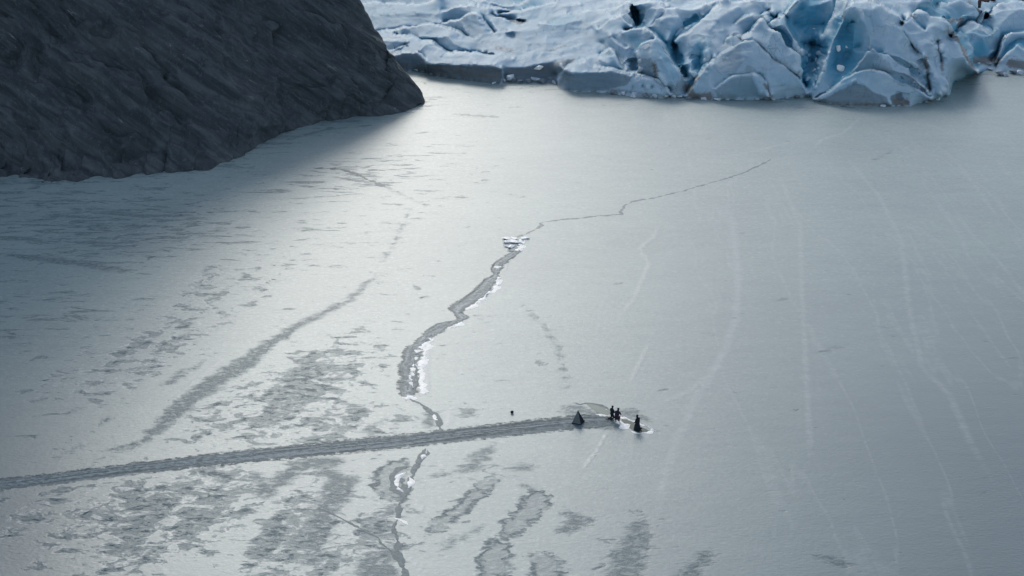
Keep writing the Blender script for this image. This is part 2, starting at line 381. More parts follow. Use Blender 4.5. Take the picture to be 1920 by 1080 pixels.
def resample(pts, m):
    pts = np.array(pts, float); L = np.concatenate([[0], np.cumsum(np.linalg.norm(np.diff(pts, axis=0), axis=1))])
    q = np.linspace(0, L[-1], m); return np.stack([np.interp(q, L, pts[:, k]) for k in range(pts.shape[1])], -1)
def build_cliff():
    sh_px = [(0, 341), (150, 339), (240, 330), (330, 319), (400, 312), (426, 307), (432, 299), (462, 286), (482, 272), (515, 258), (530, 247), (600, 229), (660, 219), (700, 212), (745, 208), (775, 201), (792, 192)]
    S = [np.array([-420, 232, 0.])] + [np.array([-200, 230, 0.])] + [ground(x, y) for x, y in sh_px]
    # crest of the spur from far left down to its tip
    tip = ground(794, 190)
    C = [np.array([-420, 345, 120.]), np.array([-260, 330, 125.]), np.array([-150, 312, 128.]), np.array([-105, 298, 114.]), np.array([-80, 289, 87.]), np.array([-56, 281, 50.]), np.array([-40, 276, 31.])]
    C += [at_depth(x, y, Y) for x, y, Y in [(661, 0, 273), (676, 25, 272.5), (697, 55, 272), (711, 72, 271.5), (713, 92, 271), (735, 122, 270.5), (752, 135, 270), (775, 155, 269.2), (788, 172, 268.6)]] + [tip]
    B = [np.array([-420, 520, 60.]), np.array([-200, 470, 20.]), np.array([-110, 400, 2.]), np.array([-70, 350, -2.]), np.array([-45, 315, -2.]), np.array([-30, 290, -2.]), np.array([-21, 277, -2.]), tip + np.array([0, 0.3, -1.])]
    # parameter along: match by X
    nu = 1000
    ux = np.concatenate([np.linspace(-420, -110, 120, endpoint=False), np.linspace(-110, tip[0], nu - 120)])
    def by_x(A):
        A = np.array(A); o = np.argsort(A[:, 0]); return np.stack([ux, np.interp(ux, A[o, 0], A[o, 1]), np.interp(ux, A[o, 0], A[o, 2])], -1)
    Sx, Cx, Bx = by_x(S), by_x(C), by_x(B)
    Sx[120:, 1] += (2.6 * fbm(np.stack([ux / 5.0, 0 * ux, 0 * ux], -1), 3, 13) + 1.0 * vnoise(np.stack([ux / 1.1, 0 * ux + 4, 0 * ux], -1), 14))[120:] * np.clip((tip[0] - ux[120:]) / 6, 0, 1)
    kk = np.exp(-np.linspace(-2.4, 2.4, 181) ** 2); kk /= kk.sum(); Ssm = Sx.copy(); Ssm[:, 1] = np.convolve(np.pad(Sx[:, 1], 90, 'edge'), kk, 'valid'); Csm = Cx.copy(); Csm[:, 1] = np.convolve(np.pad(Cx[:, 1], 90, 'edge'), kk, 'valid')
    Cx[:, 1] = Csm[:, 1]; Cx[:700, 2] = np.convolve(np.pad(Cx[:, 2], 40, 'edge'), np.ones(81) / 81, 'valid')[:700]

    nv = 300; vs = np.linspace(0, 1, nv) ** 0.85
    rows = []
    for v in vs:
        prof = v ** 1.15                               # slightly steeper with height
        Sv = Sx + (Ssm - Sx) * min(1, v * 7)
        p = Sv + (Cx - Sv) * np.array([0, 1, 0]) * v + np.array([0, 0, 1]) * (Cx[:, 2:3] * prof)
        rows.append(p)
    rows[0][:, 2] = -1.0
    nb = 60
    for v in np.linspace(0, 1, nb + 1)[1:]:
        rows.append(Cx + (Bx - Cx) * v)
    V = np.array(rows)                                  # (rv, nu, 3)
    # normals
    du = np.gradient(V, axis=1); dv = np.gradient(V, axis=0); N = np.cross(du, dv); N /= np.linalg.norm(N, axis=-1, keepdims=True) + 1e-9
    P = V.reshape(-1, 3); Nf = N.reshape(-1, 3)
    a = R(36); rx = P[:, 0] * math.cos(a) - P[:, 2] * math.sin(a); rz = P[:, 0] * math.sin(a) + P[:, 2] * math.cos(a)
    # strata dip from upper left to lower right
    q = np.stack([rx, P[:, 1], rz], -1)
    wrp = fbm(P / 14.0, 3, 3)[:, None] * np.array([[2.0, 0, 2.2]])
    D = 4.6 * fbm(P / 24.0, 3, 11, 0.45) + 2.3 * ridged((q + wrp) / np.array([26., 14., 6.5]), 3, 21, 0.42) + 0.7 * ridged((q + wrp) / np.array([32., 11., 2.2]), 3, 31) \
        + 0.16 * ridged((q + wrp) / np.array([9., 3.0, 1.0]), 4, 41, 0.6)
    def ledge(period, seed):        # saw-toothed steps across the strata
        ph = (q[:, 2] + 0.25 * q[:, 1]) / period + 1.3 * fbm(P / np.array([9., 7., 9.]), 3, seed); fr = ph - np.floor(ph)
        return np.where(fr < 0.78, fr / 0.78, (1 - fr) / 0.22) - 0.5
    msk = np.clip(fbm(P / 7.0, 3, 55) * 2.2 + 0.5, 0, 1)
    D = D + 2.0 * ledge(6.5, 56) * (0.35 + 0.65 * msk) + 0.5 * ledge(2.1, 57) * msk + 0.8 * ridged(P / np.array([2.8, 2.8, 9.0]), 3, 58) * (1 - msk) * 0.7
    vi = np.repeat(np.arange(V.shape[0]), nu)
    # hold the waterline, the crest and the tip near their surveyed places
    ht = np.clip(P[:, 2] / 2.0, 0.45, 1)
    ridge_hold = 1 - 0.5 * np.exp(-((vi - (nv - 1)) / 28.0) ** 2)
    tipd = np.clip((tip[0] - P[:, 0]) / 11, 0.2, 1)
    D = (D - 0.2) * ht * ridge_hold * tipd
    P = P + Nf * D[:, None] * np.sign((Nf[:, 2:3] > -0.2) - 0.5)
    o = mesh_obj('cliff', P, grid_faces(V.shape[0], nu)[:, ::-1], rock_material())
    return tag(o, 'dark slate rock cliff sloping down into the frozen lake', kind='structure')
build_cliff()

# ------------------------------------------------------------------ glacier
def glacier_material():
    t = NT('glacier_ice')
    n1 = t.noise(t.pos((0.5, 0.5, 1)), 0.35, 6, 0.6, 0.5)
    n2 = t.noise(t.pos(), 1.7, 5, 0.65)
    lam = t.noise(t.pos((0.25, 0.25, 1.6), (R(12), R(18), 0)), 0.8, 5, 0.6, 0.8)
    col = t.mix(t.step(n1, 0.3, 0.7), (0.345, 0.49, 0.59), (0.49, 0.615, 0.695))
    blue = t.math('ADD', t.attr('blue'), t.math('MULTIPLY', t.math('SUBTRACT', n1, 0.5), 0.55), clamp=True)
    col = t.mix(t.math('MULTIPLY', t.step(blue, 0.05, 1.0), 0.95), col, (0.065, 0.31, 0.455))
    col = t.mix(t.math('MULTIPLY', t.step(lam, 0.48, 0.70), 0.42), col, (0.27, 0.40, 0.50))
    fr = t.n('ShaderNodeTexVoronoi'); fr.feature = 'DISTANCE_TO_EDGE'; fr.inputs['Scale'].default_value = 0.34; wv = t.n('ShaderNodeVectorMath'); wv.operation = 'ADD'
    nz = t.n('ShaderNodeTexNoise'); nz.inputs['Scale'].default_value = 0.5; nz.inputs['Detail'].default_value = 4; gp = t.pos((1.3, 0.6, 0.45), (0, R(20), 0)); t.l(gp, nz.inputs['Vector']); sc_ = t.n('ShaderNodeVectorMath'); sc_.operation = 'SCALE'; sc_.inputs['Scale'].default_value = 2.2; t.l(nz.outputs['Color'], sc_.inputs[0])
    t.l(gp, wv.inputs[0]); t.l(sc_.outputs[0], wv.inputs[1]); t.l(wv.outputs[0], fr.inputs['Vector'])
    line = t.math('MULTIPLY', t.step(fr.outputs['Distance'], 0.035, 0.0), t.step(n1, 0.45, 0.62))
    col = t.mix(t.math('MULTIPLY', line, 0.55), col, (0.15, 0.23, 0.29))
    gn = t.math('MULTIPLY', t.attr('grey'), t.math('ADD', 0.72, t.math('MULTIPLY', lam, 0.5)), clamp=True)
    col = t.mix(gn, col, (0.085, 0.125, 0.160))
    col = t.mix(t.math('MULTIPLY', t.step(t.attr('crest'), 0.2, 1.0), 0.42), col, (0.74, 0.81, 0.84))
    dirt = t.math('ADD', t.attr('dirt'), t.math('MULTIPLY', t.math('SUBTRACT', n2, 0.5), 1.1))
    dd = t.math('MULTIPLY', t.step(dirt, 0.25, 0.75), 0.8)
    col = t.mix(dd, col, (0.16, 0.15, 0.135))
    specks = t.math('MULTIPLY', t.step(t.noise(t.pos((1, 1, 2)), 2.6, 4, 0.7), 0.62, 0.78), 0.18)
    col = t.mix(specks, col, (0.24, 0.26, 0.27))
    t.l(col, t.b.inputs['Base Color'])
    t.b.inputs['Roughness'].default_value = 0.6; t.b.inputs['IOR'].default_value = 1.31; t.b.inputs['Subsurface Weight'].default_value = 0.45; t.b.inputs['Subsurface Radius'].default_value = (0.35, 0.9, 1.5); t.b.inputs['Subsurface Scale'].default_value = 1.0; t.b.inputs['Specular IOR Level'].default_value = 0.3
    t.bump(t.math('ADD', n2, t.math('MULTIPLY', lam, 0.7)), 0.22, 0.08)
    return t.m

def G_(x, y): return float(ground(x, y)[1])
FOOT = [(240, 120), (540, 130), (735, 127), (760, 132), (797, 134), (800, 138), (830, 145), (880, 151), (925, 157), (940, 157), (946, 151), (985, 156), (1044, 158), (1048, 168), (1075, 171), (1110, 171), (1150, 176), (1190, 181), (1240, 184), (1262, 180), (1285, 183),
        (1330, 186), (1380, 187), (1440, 187), (1480, 184), (1508, 181), (1512, 178), (1526, 187), (1560, 196), (1600, 198), (1700, 199), (1725, 193), (1745, 187), (1765, 183), (1782, 176), (1787, 156), (1800, 147), (1832, 137), (1850, 131), (1866, 134), (1890, 136), (1920, 137), (2300, 139)]
# crests: ('o', depth behind, pts) = the ground drops away behind the crest (left-hand side of travel); ('l', pts) = plain crease
LINES = [
 # --- low left lobe
 ('o', 8, [(560, 6, 340), (655, 8, 337), (705, 2, 338), (720, 8, 336), (785, 8, 334), (812, 1, 335), (830, -6, 337)]),
 ('l', [(700, 30, 325), (760, 28, 326), (820, 26, 325)]),
 ('o', 5, [(700, 62, 312), (730, 58, 313), (765, 53, 314), (800, 47, 316), (830, 52, 314), (858, 60, 311), (880, 70, 308)]),
 ('l', [(700, 56, 317), (760, 48, 319), (830, 44, 320)]),
 ('l', [(742, 61, 312), (765, 67, 309), (790, 73, 307), (818, 71, 307), (833, 88, 303), (850, 96, 300), (890, 97, 299), (925, 101, 297)]),
 ('o', 6, [(735, 64, 309), (770, 69, 305.5), (790, 77, 303), (808, 77, 302), (818, 87, 299), (838, 97, 297), (850, 102, 295)]),
 ('l', [(714, 76, 303), (740, 78, 302), (765, 81, 301)]),
 ('o', 3, [(712, 96, 297), (735, 96, 297), (750, 90, 298), (765, 83, 299)]),
 ('o', 2.5, [(733, 106, 292.6), (752, 99, 293.2), (782, 98, 292.6), (798, 112, 290)]),
 ('l', [(782, 98, 292.6), (800, 85, 298), (815, 80, 301)]),
 ('o', 1.5, [(800, 119, 287.6), (830, 120, 286.2), (880, 121, 284.4), (925, 123, 282.4), (941, 128, 281.8)]),
 ('o', 2.5, [(828, 106, 291.5), (860, 101, 292.5), (900, 101, 292.5), (935, 104, 290.5), (962, 113, 287)]),
 ('o', 7, [(828, 45, 320), (862, 39, 318), (878, 29, 318), (887, 26, 317.4), (897, 27, 316), (905, 40, 312.5), (918, 55, 309.5), (928, 66, 307)]),
 ('l', [(866, 44, 316), (872, 58, 311.5), (885, 73, 307)]),
 ('l', [(860, 68, 309), (895, 78, 304), (930, 84, 301)]),
 ('l', [(821, 71, 306), (840, 68, 306), (850, 82, 302), (880, 94, 298)]),
 ('o', 5, [(915, 28, 322), (930, 33, 320), (955, 38, 318), (985, 43, 316)]),
 ('l', [(920, 40, 317), (930, 56, 311), (950, 58, 310)]),
 ('l', [(935, 65, 307), (960, 62, 308), (962, 72, 304)]),
 ('o', 6, [(825, 22, 327), (858, 14, 328), (885, 11, 328), (920, 15, 327), (960, 22, 324), (980, 22, 323)]),
 ('o', 8, [(885, 0, 336), (915, 4, 335), (945, 12, 331), (975, 8, 333), (1000, -4, 338)]),
 ('o', 7, [(930, 29, 321), (975, 23, 322), (1010, 14, 325), (1045, 2, 330)]),
 ('l', [(945, 38, 316), (1010, 34, 317), (1060, 14, 324), (1090, 8, 326)]),
 ('l', [(1005, 42, 313), (1035, 38, 314), (1062, 29, 316), (1078, 33, 314), (1095, 36, 312)]),
 ('l', [(1012, 45, 309), (1048, 47, 307), (1088, 39, 309)]),
 ('o', 4, [(1062, 28, 317), (1085, 24, 317), (1120, 20, 317), (1150, 13, 318), (1182, 8, 316)]),
 ('o', 8, [(1182, 8, 314), (1186, 28, 309.5), (1191, 50, 305)]),
 ('l', [(1140, 28, 311), (1165, 28, 309), (1178, 20, 312)]),
 # plateau
 ('l', [(950, 60, 306), (1050, 58, 305), (1110, 55, 305)]), ('l', [(950, 85, 298), (1050, 82, 297), (1130, 80, 296)]),
 ('l', [(960, 108, 290), (1000, 105, 290), (1060, 100, 290.5)]),
 ('l', [(943, 124, 284.6), (985, 126, 284.2), (1012, 119, 285.2), (1050, 114, 286), (1078, 113, 286), (1100, 110, 286.5)]),
 ('l', [(948, 140, 284.2), (985, 145, 283.6), (1043, 140, 284.4)]),
 ('o', 1.5, [(1050, 124, 281.5), (1060, 131, 278.5), (1075, 136, 276.5), (1120, 134, 276.5), (1150, 134, 276.2), (1185, 143, 274.5)]),
 ('o', 3, [(1058, 128, 281), (1080, 121, 281.5), (1098, 116, 281.5), (1112, 125, 279.5), (1150, 131, 277.8), (1200, 140, 275), (1232, 151, 273), (1250, 166, 270.6), (1257, 178, 269.4)]),
 ('l', [(1180, 158, 274), (1215, 165, 271.5), (1240, 176, 270)]),
 ('o', 4, [(1122, 106, 287), (1145, 92, 287), (1152, 97, 284.5), (1160, 120, 279.5), (1172, 133, 277.2)]),
 ('l', [(1125, 112, 283.5), (1140, 122, 280.5)]),
 ('o', 4, [(1122, 58, 300), (1145, 38, 302), (1165, 29, 302.5), (1176, 42, 298), (1184, 51, 295)]),
 ('l', [(1128, 72, 296), (1145, 72, 293.5), (1170, 58, 294.5)]),
 ('o', 2.5, [(1143, 70, 293), (1160, 84, 288.6), (1178, 92, 286)]),
 # --- serac above the rubble
 ('o', 9, [(1168, 62, 291.5), (1185, 55, 291), (1212, 52, 289.5), (1230, 66, 286), (1245, 85, 282), (1262, 108, 277.5), (1276, 130, 274), (1284, 150, 272)]),
 ('l', [(1180, 72, 291), (1205, 68, 288.5), (1200, 85, 286.5), (1186, 95, 286)]),
 ('o', 4, [(1192, 142, 275.5), (1200, 128, 276.5), (1198, 110, 279), (1194, 98, 281), (1205, 84, 282.5), (1230, 73, 283.5)]),
 ('l', [(1230, 73, 283.5), (1222, 92, 280), (1219, 110, 277), (1235, 140, 273.2), (1252, 165, 270.2)]),
 ('l', [(1183, 110, 283), (1188, 135, 279.5)]),
 ('l', [(1240, 110, 276.3), (1255, 140, 272.3), (1268, 165, 270.3)]),
 # --- upper middle
 ('o', 6, [(1183, 10, 306), (1225, 7, 306), (1243, 14, 303), (1249, 20, 301)]),
 ('l', [(1249, 23, 300), (1230, 38, 299), (1213, 52, 296)]),
 ('o', 8, [(1250, 17, 302), (1300, 17, 302), (1330, 8, 305), (1357, -3, 309)]),
 ('l', [(1240, 40, 295), (1270, 35, 297), (1250, 75, 289)]),
 ('l', [(1266, 88, 291), (1262, 70, 293), (1282, 45, 298), (1308, 28, 301), (1320, 29, 300)]),
 ('l', [(1272, 115, 281), (1278, 125, 277)]),
 ('o', 5, [(1266, 80, 286.5), (1272, 72, 287.5), (1292, 62, 289.5), (1310, 45, 293), (1335, 22, 297.5), (1362, -2, 301)]),
 ('l', [(1268, 68, 292), (1282, 50, 296), (1296, 34, 299.5)]),
 ('l', [(1330, 60, 287), (1350, 40, 290.5), (1385, 15, 295)]),
 ('l', [(1300, 90, 284.5), (1310, 82, 285), (1328, 80, 283)]), ('l', [(1328, 80, 283), (1327, 105, 279), (1325, 122, 276.5)]),
 ('l', [(1302, 130, 278.5), (1315, 110, 282), (1318, 95, 284)]),
 ('l', [(1285, 120, 277.5), (1298, 112, 278.5), (1292, 135, 275), (1306, 142, 273.6)]),
 ('o', 5, [(1286, 181, 269), (1300, 160, 270.5), (1312, 141, 272.6), (1326, 124, 275), (1342, 110, 277)]),
 # --- serac A
 ('o', 2, [(1342, 110, 277), (1362, 100, 277.6), (1386, 88, 278), (1397, 78, 278.6), (1411, 80, 277.8), (1430, 96, 275.6), (1452, 117, 273.6), (1476, 131, 272), (1502, 152, 269.8)]),
 ('l', [(1337, 120, 274.6), (1352, 138, 271.6), (1388, 139, 271.8), (1424, 138, 271.6), (1436, 150, 270.4), (1446, 178, 267.6)]),
 ('l', [(1386, 90, 277.6), (1392, 118, 273.4), (1404, 108, 274.6), (1424, 122, 272.8), (1445, 136, 271.2), (1470, 155, 269.4)]),
 ('o', 1.6, [(1340, 168, 269), (1350, 158, 269.8), (1370, 147, 270.4), (1390, 142, 270.6), (1425, 142, 270.4), (1434, 155, 269.2), (1440, 182, 267.2)]),
 ('l', [(1416, 146, 269.6), (1428, 172, 267.9)]),
 ('l', [(1360, 150, 269.9), (1350, 178, 268.4)]),
 # --- serac B
 ('o', 7, [(1388, 72, 281.5), (1410, 62, 282.6), (1428, 38, 284.6), (1440, 55, 281.6), (1462, 66, 279.4), (1476, 85, 276.6), (1495, 107, 273.8), (1501, 145, 270.6), (1510, 168, 269.2)]),
 ('l', [(1392, 76, 279.6), (1412, 70, 280.6), (1430, 84, 277.8), (1447, 106, 275), (1470, 121, 273.6), (1496, 134, 271.4)]),
 ('o', 4, [(1422, 37, 290), (1435, 27, 291), (1450, 19, 291), (1454, 38, 287.5)]),
 ('l', [(1434, 36, 288.6), (1442, 48, 285.6)]),
 ('o', 6, [(1442, 49, 285.6), (1462, 30, 288.5), (1470, 30, 288), (1474, 44, 285.6), (1490, 80, 280.8), (1497, 100, 277)]),
 ('l', [(1448, 50, 284.6), (1468, 46, 284.6)]),
 ('o', 5, [(1368, 6, 300), (1400, 4, 299), (1432, 5, 297), (1446, 18, 294)]),
 ('o', 3, [(1376, 50, 288.6), (1395, 34, 290.6), (1412, 30, 291), (1424, 37, 288.5)]),
 ('l', [(1365, 78, 282.5), (1380, 66, 284.5), (1390, 72, 281.2)]),
 ('o', 2, [(1358, 92, 280.6), (1370, 76, 282.6), (1385, 70, 283), (1387, 78, 281)]),
 # --- blue cave
 ('o', 6, [(1471, 30, 289), (1486, 14, 292), (1503, -2, 295)]),
 ('l', [(1500, 20, 297), (1530, 10, 300), (1560, 0, 302)]), ('l', [(1490, 45, 295), (1520, 50, 297), (1545, 45, 298)]),
 ('l', [(1505, 85, 290), (1530, 85, 292), (1542, 88, 290)]), ('l', [(1510, 120, 282), (1530, 115, 285), (1542, 105, 285)]),
 ('l', [(1511, 150, 273.5), (1524, 140, 277)]), ('l', [(1513, 176, 269.6), (1528, 160, 271)]),
 # --- serac D
 ('o', 8, [(1546, 72, 285), (1558, 48, 288), (1570, 22, 290), (1572, -5, 293)]),
 ('l', [(1556, 80, 281.6), (1572, 45, 285.5), (1586, 5, 289)]),
 ('o', 3, [(1530, 166, 269.6), (1545, 130, 273), (1553, 98, 276.6), (1562, 72, 279.4), (1580, 40, 282.6), (1589, 16, 284.8), (1598, 12, 284.8)]),
 ('l', [(1598, 12, 284.8), (1613, 27, 282), (1625, 48, 279.4), (1629, 70, 277.2), (1630, 92, 275)]),
 ('l', [(1578, 70, 283), (1590, 45, 285), (1604, 40, 284)]), ('l', [(1572, 120, 278), (1590, 100, 281), (1610, 85, 280)]),
 ('l', [(1560, 150, 271.5), (1580, 138, 274.5), (1600, 125, 274.5)]),
 ('l', [(1526, 180, 268.6), (1545, 172, 268.8), (1562, 164, 269.4)]),
 ('l', [(1598, 12, 284.8), (1640, 42, 281.4), (1690, 77, 277.4), (1716, 100, 274.2), (1726, 116, 272)]),
 ('l', [(1640, 75, 277.6), (1680, 96, 275), (1712, 115, 272.2)]),
 ('l', [(1645, 96, 274.4), (1690, 108, 273), (1722, 126, 270.8)]),
 ('o', 2.5, [(1596, 140, 271), (1614, 112, 272.6), (1637, 91, 274), (1648, 98, 273.4), (1672, 112, 272), (1705, 125, 270.4), (1722, 145, 268.4), (1742, 178, 265.6)]),
 ('l', [(1640, 118, 271), (1680, 133, 269.6), (1705, 145, 268.2), (1728, 170, 265.8)]),
 ('o', 2.5, [(1527, 188, 267.2), (1560, 168, 268), (1590, 147, 268.6), (1613, 133, 269), (1625, 132, 269), (1660, 140, 268), (1700, 155, 266.6), (1725, 170, 265.4), (1746, 186, 264.4)]),
 ('l', [(1540, 185, 267), (1575, 165, 267), (1602, 154, 267.2), (1622, 160, 266.6), (1640, 174, 265.7), (1662, 180, 265.2), (1670, 196, 264.2)]),
 ('l', [(1690, 172, 265.6), (1703, 182, 265), (1708, 196, 264.3)]),
 # --- right flank
 ('o', 6, [(1600, 1, 289), (1628, 2, 288.6), (1660, 18, 286), (1686, 28, 284), (1697, 44, 281.5)]),
 ('l', [(1640, 22, 284), (1665, 42, 281.6), (1700, 68, 278.6), (1712, 82, 276.6)]),
 ('o', 4, [(1692, 50, 281.4), (1703, 30, 285), (1710, 40, 283), (1736, 60, 280)]),
 ('o', 12, [(1708, 36, 286), (1722, 22, 288.6), (1733, 24, 288.6), (1742, 34, 286.6), (1769, 33, 287), (1780, 50, 283.6), (1786, 62, 282), (1795, 76, 280), (1800, 90, 277.6), (1815, 104, 275.4), (1821, 125, 272.4), (1832, 136, 271.5)]),
 ('l', [(1740, 52, 282.6), (1768, 56, 281.4)]), ('l', [(1730, 75, 278), (1745, 100, 274.4), (1758, 140, 269.4), (1764, 178, 265.6)]),
 ('l', [(1752, 68, 279.6), (1760, 110, 273.2), (1775, 160, 268)]), ('l', [(1775, 95, 276), (1790, 108, 274.2), (1815, 106, 275)]),
 ('l', [(1734, 108, 272), (1752, 140, 268.8), (1770, 172, 265.8)]),
 # --- right bay
 ('o', 5, [(1786, 66, 303), (1800, 55, 306), (1815, 42, 309), (1840, 50, 307), (1864, 63, 303)]),
 ('o', 2, [(1803, 66, 301.5), (1815, 60, 302.5), (1845, 55, 303), (1862, 64, 301)]),
 ('l', [(1818, 75, 299), (1840, 70, 300), (1864, 66, 301)]), ('l', [(1828, 100, 297), (1850, 104, 297.6), (1862, 95, 299)]),
 ('l', [(1828, 118, 294.5), (1850, 116, 295.5), (1868, 118, 295)]),
 ('o', 8, [(1864, 120, 295.5), (1878, 90, 299), (1884, 70, 301.5), (1898, 62, 302.5), (1920, 62, 303), (2000, 66, 303)]),
 ('l', [(1878, 110, 297.5), (1892, 85, 302), (1908, 74, 304), (1930, 74, 304)]),
 ('o', 4, [(1866, 130, 292.6), (1885, 106, 294), (1907, 83, 296.4), (1921, 93, 295), (1960, 110, 293.4)]),
 ('l', [(1893, 112, 292.6), (1910, 112, 292.6), (1920, 114, 292.4)]),
 ('o', 8, [(1842, 46, 312), (1858, 26, 318), (1872, 12, 322), (1895, 5, 325), (1925, 8, 324), (2000, 4, 326)]),
 ('l', [(1866, 60, 306), (1890, 30, 314), (1912, 20, 317), (2000, 24, 316)]),
 ('o', 4, [(1833, 48, 309.5), (1846, 18, 312.5), (1857, 29, 309)]),
 ('o', 6, [(1752, 12, 310), (1770, 8, 312), (1800, 4, 316), (1822, 12, 314), (1838, 18, 312)]),
 ('l', [(1768, 32, 304), (1780, 36, 305), (1800, 30, 309), (1830, 27, 311)]),
 ('l', [(1790, 50, 303), (1805, 38, 308)]),
 ('l', [(1700, 12, 296), (1720, 5, 299), (1745, -2, 302)]),
]
BACK = [(240, 540), (900, 540), (1200, 520), (1400, 490), (1600, 485), (1760, 505), (2300, 540)]
CARVE = [  # dark clefts: points, half width px, depth m
 ([(742, 63), (768, 69), (790, 75), (815, 74), (826, 86), (845, 98), (890, 98), (915, 101)], 2.4, 2.2),
 ([(738, 97), (752, 93), (766, 84)], 3, 2.5),
 ([(900, 30), (912, 48), (924, 62)], 4, 2.5), ([(1192, 18), (1198, 40), (1204, 50)], 6, 6), ([(1213, 51), (1230, 38), (1247, 23)], 1.6, 2),
 ([(1186, 108), (1190, 135)], 7, 5), ([(1262, 78), (1268, 100), (1276, 122)], 4, 5),
 ([(1312, 100), (1312, 135)], 8, 3), ([(1276, 60), (1290, 42), (1310, 30)], 3.5, 3), ([(1333, 14), (1350, 6)], 3, 2),
 ([(1352, 140), (1388, 140), (1424, 139), (1437, 153), (1444, 178)], 2.2, 1.6), ([(1436, 18), (1452, 32), (1458, 34)], 4, 5),
 ([(1518, 70), (1525, 110), (1518, 150)], 10, 5), ([(1548, 85), (1545, 105)], 4, 4),
 ([(1440, 92), (1455, 110), (1470, 119)], 2.2, 0.9),
 ([(1692, 57), (1706, 77)], 1.8, 1.6), ([(1706, 80), (1718, 96), (1726, 101)], 3, 3.5), ([(1728, 108), (1738, 132)], 5.5, 3.2), ([(1739, 135), (1745, 172)], 5, 3.6),
 ([(1756, 72), (1760, 98), (1766, 122)], 4.5, 4.5), ([(1786, 58), (1793, 76)], 2, 1.2), ([(1797, 82), (1808, 98)], 3, 1.5), ([(1815, 108), (1824, 134)], 3, 2),
 ([(1686, 138), (1712, 152), (1734, 172)], 2, 1.0), ([(1680, 182), (1700, 180), (1705, 195)], 5, 1.2), ([(1470, 34), (1485, 16), (1500, 2)], 2, 1.0),
 ([(1225, 120), (1232, 138)], 4, 1.4), ([(1008, 98), (1050, 96)], 1.4, 0.8), ([(975, 96), (1000, 97)], 1.6, 1.0), ([(1750, 105), (1756, 128)], 3, 1.5),
 ([(1795, 52), (1806, 38)], 2, 2.0), ([(1203, 143), (1225, 150), (1250, 168)], 2.0, 1.0),
 ([(1205, 158), (1207, 166)], 3, 1.2), ([(1221, 160), (1224, 168)], 3, 1.2), ([(1187, 160), (1184, 172)], 2.5, 1.0),
]
DIRT = [  # px points, radius px, amount
 ([(1000, 100), (1040, 98)], 22, 0.28), ([(1030, 95), (1062, 86)], 4, 0.5), ([(957, 36), (975, 45), (990, 40)], 4, 0.7), ([(930, 90), (960, 96)], 8, 0.5),
 ([(1290, 165), (1300, 182), (1330, 180)], 9, 0.9), ([(1310, 145), (1295, 165)], 4, 0.7), ([(1392, 75), (1425, 82), (1447, 106), (1475, 122)], 4, 0.5),
 ([(1226, 120), (1232, 140)], 6, 0.7), ([(1160, 170), (1250, 182)], 6, 0.5), ([(1270, 160), (1265, 178)], 8, 0.5),
 ([(1735, 110), (1745, 170)], 5, 0.8), ([(1758, 75), (1768, 130)], 5, 0.7), ([(1785, 60), (1795, 78), (1812, 105), (1830, 137)], 4, 0.8), ([(1765, 130), (1782, 165)], 5, 0.45),
 ([(1690, 135), (1715, 150), (1735, 170)], 4, 0.7), ([(1680, 190), (1700, 192)], 10, 0.7), ([(1540, 192), (1600, 196), (1660, 196)], 6, 0.55),
 ([(1830, 112), (1850, 114), (1870, 114)], 9, 1.0), ([(1895, 120), (1925, 124)], 9, 1.0), ([(1782, 40), (1800, 34), (1806, 36)], 4, 0.9), ([(1795, 50), (1806, 38)], 3, 0.9),
 ([(1818, 5), (1836, 22)], 6, 0.7), ([(1440, 185), (1445, 178), (1432, 160)], 4, 0.7), ([(1708, 80), (1728, 102)], 3, 0.7),
 ([(740, 120), (800, 128)], 10, 0.5), ([(725, 75), (760, 85)], 14, 0.25), ([(1500, 180), (1480, 184)], 4, 0.5), ([(1120, 118), (1150, 128)], 8, 0.35),
 ([(810, 130), (930, 142)], 20, 0.55), ([(1080, 152), (1150, 152)], 18, 0.30), ([(960, 135), (1040, 132)], 12, 0.45), ([(1590, 172), (1640, 185)], 16, 0.35), ([(1620, 120), (1670, 135)], 12, 0.2),
 ([(1720, 70), (1740, 95)], 6, 0.2), ([(1200, 118), (1205, 135)], 8, 0.35),
]
